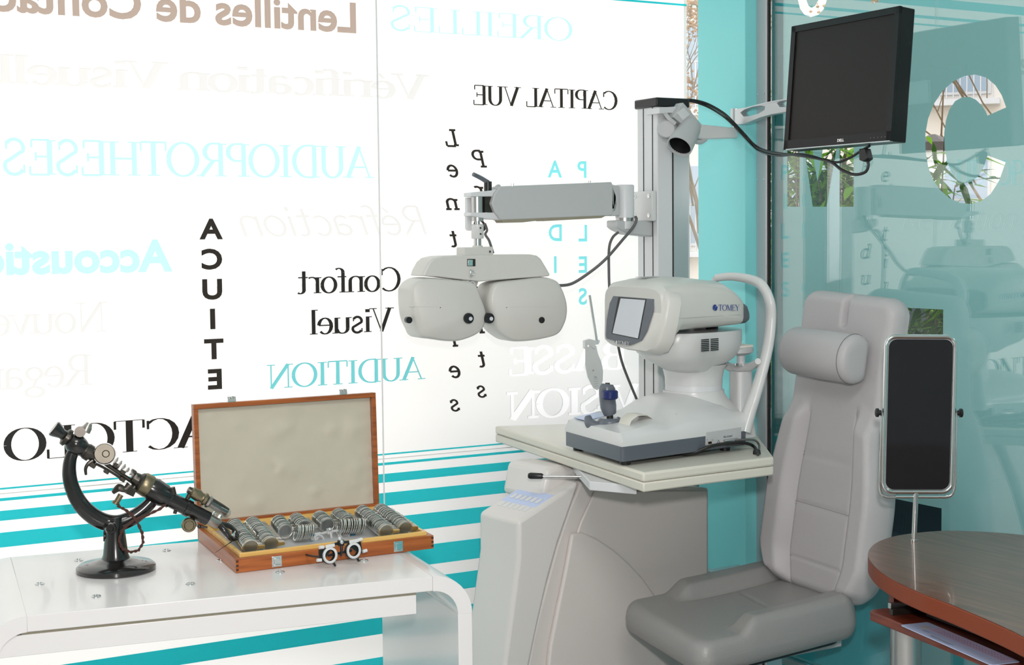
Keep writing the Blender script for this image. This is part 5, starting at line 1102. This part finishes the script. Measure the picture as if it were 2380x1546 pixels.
cushion('seat', 'leatherd', ch, scen-nS*.04, eWs, eSs, nS, SWd*1.02, SLn*1.03, .085, sdisp, r=.032)
B().prism([scen-nS*.092+eWs*x+eSs*y for x, y in rrect(SWd*.86, SLn*.86, .04)], nS*.014).done('seat_pan', 'dark', ch, bevel=.002)
# back
bt_, bb_ = V((2.655, 2.925, 1.272)), V((2.560, 2.985, .50))
ht, hb_ = onX(1968, 690, 2.665), onX(1882, 1370, 2.575)
ev = (ht-hb_).normalized(); BL = (ht-hb_).length+.02; bcen = (ht+hb_)/2
wl, wr = onX(1778, 1180, 2.60), onX(2040, 1230, 2.60)
eu2 = (onX(2095, 705, 2.665)-onX(1860, 705, 2.665)); Wt = eu2.length; eu2 = eu2.normalized(); eu2 = V((.02, -1, 0)).normalized(); eu2 = (eu2-ev*eu2.dot(ev)).normalized()
nB = eu2.cross(ev).normalized()
if nB.x > 0: nB = -nB
def bw(t):                                # half width factor along height, t -1 bottom .. 1 top
    z = (t+1)/2
    return .92+.20*ss(.0, .14, z)-.20*ss(.30, .66, z)*1.0+.02*ss(.7, 1, z)
WB = Wt*1.02/.92*.895
def bdisp(s, t):
    z = (t+1)/2; e = abs(s)
    bol = ss(.48, .66, e)*(1-ss(.9, 1, e)*.4)*(1-ss(.56, .66, z+.08*(e-.6)))*ss(-.02, .06, z)
    seam = math.exp(-((e-.50-.0*z)/.022)**2)*(1-ss(.56, .64, z))*.007
    seam += sum(math.exp(-((z-k)/.004)**2) for k in (.10, .275, .285, .445, .455))*(e < .48)*.0035
    seam += math.exp(-(s/.045)**2)*ss(.885, .90, z)*.030
    seam += math.exp(-((z-.64)/.006)**2)*(.5 < e)*.0*1
    return .030*bol-seam-.008*(1-e*e)*(1-ss(.5, .8, z))
cushion('backrest', 'leather', ch, bcen-nB*.035, eu2, ev, nB, WB, BL, .075, bdisp, r=.030, nu=90, nv=150, edgew=bw)
B().prism([bcen-nB*.076+eu2*x+ev*y for x, y in rrect(.26, .55, .03)], -nB*.012).done('back_shell', 'dark', ch, bevel=.003)
# head pillow: half drum
pc = onX(1922, 822, 2.60); pe0, pe1 = onX(1836, 812, 2.60), onX(2003, 838, 2.60)
pa_ = (pe1-pe0).normalized(); PL = (pe1-pe0).length*.93; n = 26; rings = []
pup = ev
Rp = .056
for f, sc in ((-.5, .55), (-.495, .80), (-.47, .95), (-.43, 1), (0, 1.02), (.43, 1), (.47, .95), (.495, .80), (.5, .55)):
    r = []
    for k in range(n):
        t = 2*math.pi*k/n; x = math.cos(t)*Rp*1.0; y = math.sin(t)*Rp*1.12
        x = max(x, -.034)
        r.append((pe0+pe1)/2+pa_*PL*f+nB*(x*sc+.0)+pup*(y*sc))
    rings.append(r)
B().ring_loft(rings).done('head_pillow', 'leather', ch, smooth=True, ang=70)
b = B()
for f in (.415,):
    pts = [(pe0+pe1)/2+pa_*PL*f+nB*(max(math.cos(t)*Rp*1.012, -.034))+pup*(math.sin(t)*Rp*1.135) for t in [math.radians(a) for a in range(-120, 121, 8)]]
    b.tube(pts, .0009, n=5, smooth=1)
b.done('stitching', 'stitch', ch)
sb = B()
for z in (.275, .285, .445, .455, .10):
    for s0 in range(-24, 24):
        s_ = s0*.02; 
        p = bcen-nB*.035+eu2*(s_*WB/2*bw(z*2-1))+ev*((z*2-1)*BL/2)+nB*(.0375+bdisp(s_, z*2-1)+.0006)
        sb.box(p, (.0008, .0032, .0008))
sb.done('stitching', 'stitch', ch)
# chair structure
B().box((scen.x+.10, scen.y+.02, .385), (.34, .20, .022)).done('carriage', 'armgrey', ch, bevel=.003)
px_ = onZ(1770, 1546, .24)
pm = onY(1785, 1542, 2.98); pdk = onY(1695, 1542, 2.86); pli = onY(1655, 1542, 2.86)
B().box((pm.x, pm.y, .20), (.058, .05, .36)).done('pedestal', 'seatmetal', ch, bevel=.004)
B().box((pm.x-.050, pm.y, .20), (.034, .04, .36)).done('pedestal', 'armgrey', ch, bevel=.003)
B().box((pdk.x, pdk.y, .20), (.022, .05, .36)).done('pedestal_cover', 'dark', ch, bevel=.002)
B().box((pli.x, pli.y, .20), (.022, .04, .36)).done('pedestal_cover', 'armlight', ch, bevel=.002)
B().cyl((scen.x+.08, scen.y, 0.002), (scen.x+.08, scen.y, .03), .26, .24, 48).done('base_plate', 'seatmetal', ch, smooth=True)
B().tube([(scen.x+.20, scen.y+.02, .39), (scen.x+.30, scen.y+.03, .40), tuple(bcen-nB*.085-ev*.20), tuple(bcen-nB*.085)], .016, n=10).done('back_bracket', 'gunmetal', ch, smooth=True)
# ------------------------------------------------------------------ wooden desk
dk = thing('desk', 'dark wooden desk with rounded end and red-brown edge, grey tube leg and pull-out shelf', 'desk', (2.3, 2.1, 0))
dp = [onZ(x, y, .75) for x, y in ((2400, 1246), (2330, 1239), (2260, 1235), (2190, 1234), (2120, 1240), (2070, 1249), (2035, 1263), (2018, 1283), (2022, 1302), (2045, 1327), (2085, 1352), (2140, 1377), (2200, 1400), (2270, 1429), (2340, 1460), (2400, 1490))]
dq = []
for i in range(len(dp)-1):
    a, b_, c2, d2 = dp[max(i-1, 0)], dp[i], dp[i+1], dp[min(i+2, len(dp)-1)]
    for j in range(5): t = j/5; dq.append(.5*((2*b_)+(c2-a)*t+(2*a-5*b_+4*c2-d2)*t*t+(3*b_-a-3*c2+d2)*t**3))
dp = dq+[dp[-1]]+[V((1.93, 1.45, .75)), V((1.93, .9, .75)), V((2.6, .9, .75)), V((2.74, 1.6, .75))]
B().prism([p-V((0, 0, .0012)) for p in dp], (0, 0, .0012)).done('desk_surface', 'deskwood', dk)
B().prism([p-V((0, 0, .038)) for p in dp], (0, 0, .0367)).done('desk_edge', 'edgewood', dk, bevel=.003)
lg_ = onZ(2113, 1500, .5)
B().cyl((2.262, 2.30, 0), (2.262, 2.30, .70), .032, n=36).done('leg', 'steel', dk, smooth=True)
B().cyl((2.262, 2.30, .0), (2.262, 2.30, .012), .06, .05, n=36).done('leg_foot', 'steel', dk, smooth=True)
sp_ = [onZ(x, y, .705) for x, y in ((2026, 1330), (2040, 1335))]
q0 = onX(2022, 1345, 2.33)
# side cheek, slide rails, shelf
ZS = .655
s0, s1, s2 = onZ(2014, 1418, ZS), onZ(2050, 1395, ZS), onZ(2300, 1532, ZS)
s3 = s2+(s2-s0)*.5
dS = (s2-s0).normalized(); nSd = V((-dS.y, dS.x, 0))
if nSd.x < 0: nSd = -nSd
shp = [s0+dS*.012, s0+nSd*.012, s0+nSd*.42, s3+nSd*.42, s3]
B().prism([p-V((0, 0, .020)) for p in shp], (0, 0, .020)).done('pull_out_shelf', 'traywood', dk, bevel=.003)
ck0 = s0+nSd*.03+dS*.035
B().prism([ck0+V((0, 0, .004)), ck0+nSd*.30+V((0, 0, .004)), ck0+nSd*.30+V((0, 0, .056)), ck0+V((0, 0, .056))], dS*.018).done('cheek_panel', 'traywood', dk, bevel=.001)
for k, m_ in ((0, 'steel'), (1, 'gunmetal')):
    r0 = s0+nSd*(.012-.004*k)+dS*(.058+.012*k)+V((0, 0, .006+.010*(1-k)))
    B().prism([r0, r0+dS*.010, r0+dS*.010+V((0, 0, .012)), r0+V((0, 0, .012))], nSd*.30).done('slide_rail', m_, dk, bevel=.001)
# keyboard on the shelf
kb0 = s0+dS*.10+nSd*.075+V((0, 0, .0012))
KB = lambda a, b, z=0.: kb0+dS*a+nSd*b+V((0, 0, z))
ky = thing('keyboard', 'black computer keyboard on the shelf under the desk edge', 'keyboard', tuple(kb0))
B().prism([KB(0, 0), KB(.44, 0), KB(.44, .15), KB(0, .15)], (0, 0, .014)).done('keyboard_case', 'dark', ky, bevel=.003)
for r in range(5):
    kk = B()
    for c2 in range(20): kk.prism([KB(.012+c2*.021, .008+r*.027, .0145), KB(.030+c2*.021, .008+r*.027, .0145), KB(.029+c2*.021, .030+r*.027, .0145), KB(.013+c2*.021, .030+r*.027, .0145)], (0, 0, .006))
    kk.done('key_row', 'bezel', ky, bevel=.001)
# laminated card lying on the shelf edge
L0, L1 = onZ(2092, 1454, ZS+.001), onZ(2300, 1546, ZS+.001); L2 = onZ(2155, 1447, ZS+.001)
dC = (L1-L0).normalized(); nC = V((-dC.y, dC.x, 0)); nC = nC if nC.x > 0 else -nC
CB = (L2-L0).dot(nC)
Kd = lambda a, b, z=0.: L0+dC*a+nC*b*(CB/.11)+V((0, 0, z))
cdt = B().prism([Kd(x+.15, y+.055) for x, y in rrect(.30, .11, .008)], (0, 0, .0012)).done('laminated_card', 'card', None, label='pale blue laminated card lying on the pull-out desk shelf', cat='card')
Kz = .0013
def onCard(name, a0_, b0_, a1_, b1_, m_, z=Kz): return B().prism([Kd(a0_, b0_, z), Kd(a1_, b0_, z), Kd(a1_, b1_, z), Kd(a0_, b1_, z)], (0, 0, .0001)).done(name, m_, cdt)
onCard('lilac_field', .045, .055, .29, .105, 'cardtop')
b = B()
for r in range(3):
    for c2 in range(22): a_ = .075+c2*.0095; b.prism([Kd(a_, .066+r*.011, Kz+.00012), Kd(a_+.004, .066+r*.011, Kz+.00012), Kd(a_+.004, .068+r*.011, Kz+.00012), Kd(a_, .068+r*.011, Kz+.00012)], (0, 0, .0001))
b.done('printed_marks', 'inkdark', cdt)
onCard('printed_line', .09, .019, .165, .0215, 'inkdark'); onCard('printed_line', .095, .012, .16, .0135, 'inkdark'); onCard('printed_line', .05, .035, .07, .037, 'inkdark')
B().lathe(Kd(.035, .06, Kz), Kd(.035, .06, Kz+.0002), [(0, .010), (1, .010)], 20).done('round_emblem', 'armgrey', cdt)
# ------------------------------------------------------------------ desk mirror
mb = onZ(2124, 1258, .7505); mz = lambda y: D_(2124, y)
mir = thing('desk_mirror', 'tall swivelling dark mirror in a chromed frame standing on the desk', 'mirror', tuple(mb))
FMi = Frame(mb.x, mb.y, math.degrees(AZ)-90+2); Mi = lambda x, y, v=0.: FMi.at(x, y, v)
B().cyl(mb+V((0, 0, .0003)), Mi(2129, 1146), .0058, n=18).done('pole', 'chrome', mir, smooth=True)
B().cyl(mb, mb+V((0, 0, .004)), .009, n=18).done('pole_foot', 'chrome', mir, smooth=True)
mcen = (Mi(2068, 783)+Mi(2216, 790)+Mi(2052, 1136)+Mi(2208, 1144))/4
mup = (Mi(2140, 786)-Mi(2131, 1140)).normalized(); mri = (Mi(2216, 790)-Mi(2068, 783)).normalized(); mri = (mri-mup*mri.dot(mup)).normalized()
MWd, MHt = (Mi(2213, 965)-Mi(2057, 955)).length+.004, (Mi(2140, 783)-Mi(2131, 1144)).length
mnn = mri.cross(mup); mnn = -mnn if mnn.y > 0 else mnn
# tilt a little so that the bottom swings forward
def MM(x, y, d=0.): return mcen+mri*x+mup*y+mnn*d
loop = rrect(MWd, MHt, .022, 6)
B().tube([MM(x, y) for x, y in loop]+[MM(*loop[0])], .0052, n=10, smooth=1).done('frame', 'chrome', mir, smooth=True)
B().prism([MM(x, y, .0) for x, y in rrect(MWd-.008, MHt-.008, .02, 6)], mnn*-.004).done('backing', 'armgrey', mir)
B().prism([MM(x, y, .0005) for x, y in rrect(MWd-.012, MHt-.012, .018, 6)], mnn*.0015).done('mirror_glass', 'darkreflection', mir, label='mirror glass coloured dark for what it reflects')  # dark reflected blinds are put into the glass colour
for s_ in (-1, 1):
    B().tube([MM(s_*(MWd/2+.006), .005, 0), MM(s_*(MWd/2+.007), -.10, 0), MM(s_*(MWd/2+.004), -MHt/2-.002, 0), MM(s_*(MWd/2-.03), -MHt/2-.012, -.002)], .0032, n=8).done('yoke_arm', 'chrome', mir, smooth=True)
    B().lathe(MM(s_*(MWd/2+.008), .004, .0), MM(s_*(MWd/2+.020), .004, 0), [(0, .006), (.4, .006), (.5, .010), (.9, .010), (1, .008)], 18).done('tilt_knob', 'dark', mir, smooth=True)
B().tube([MM(-MWd/2+.03, -MHt/2-.012, -.002), MM(MWd/2-.03, -MHt/2-.012, -.002)], .0032, n=8, smooth=1).done('yoke_arm', 'chrome', mir, smooth=True)
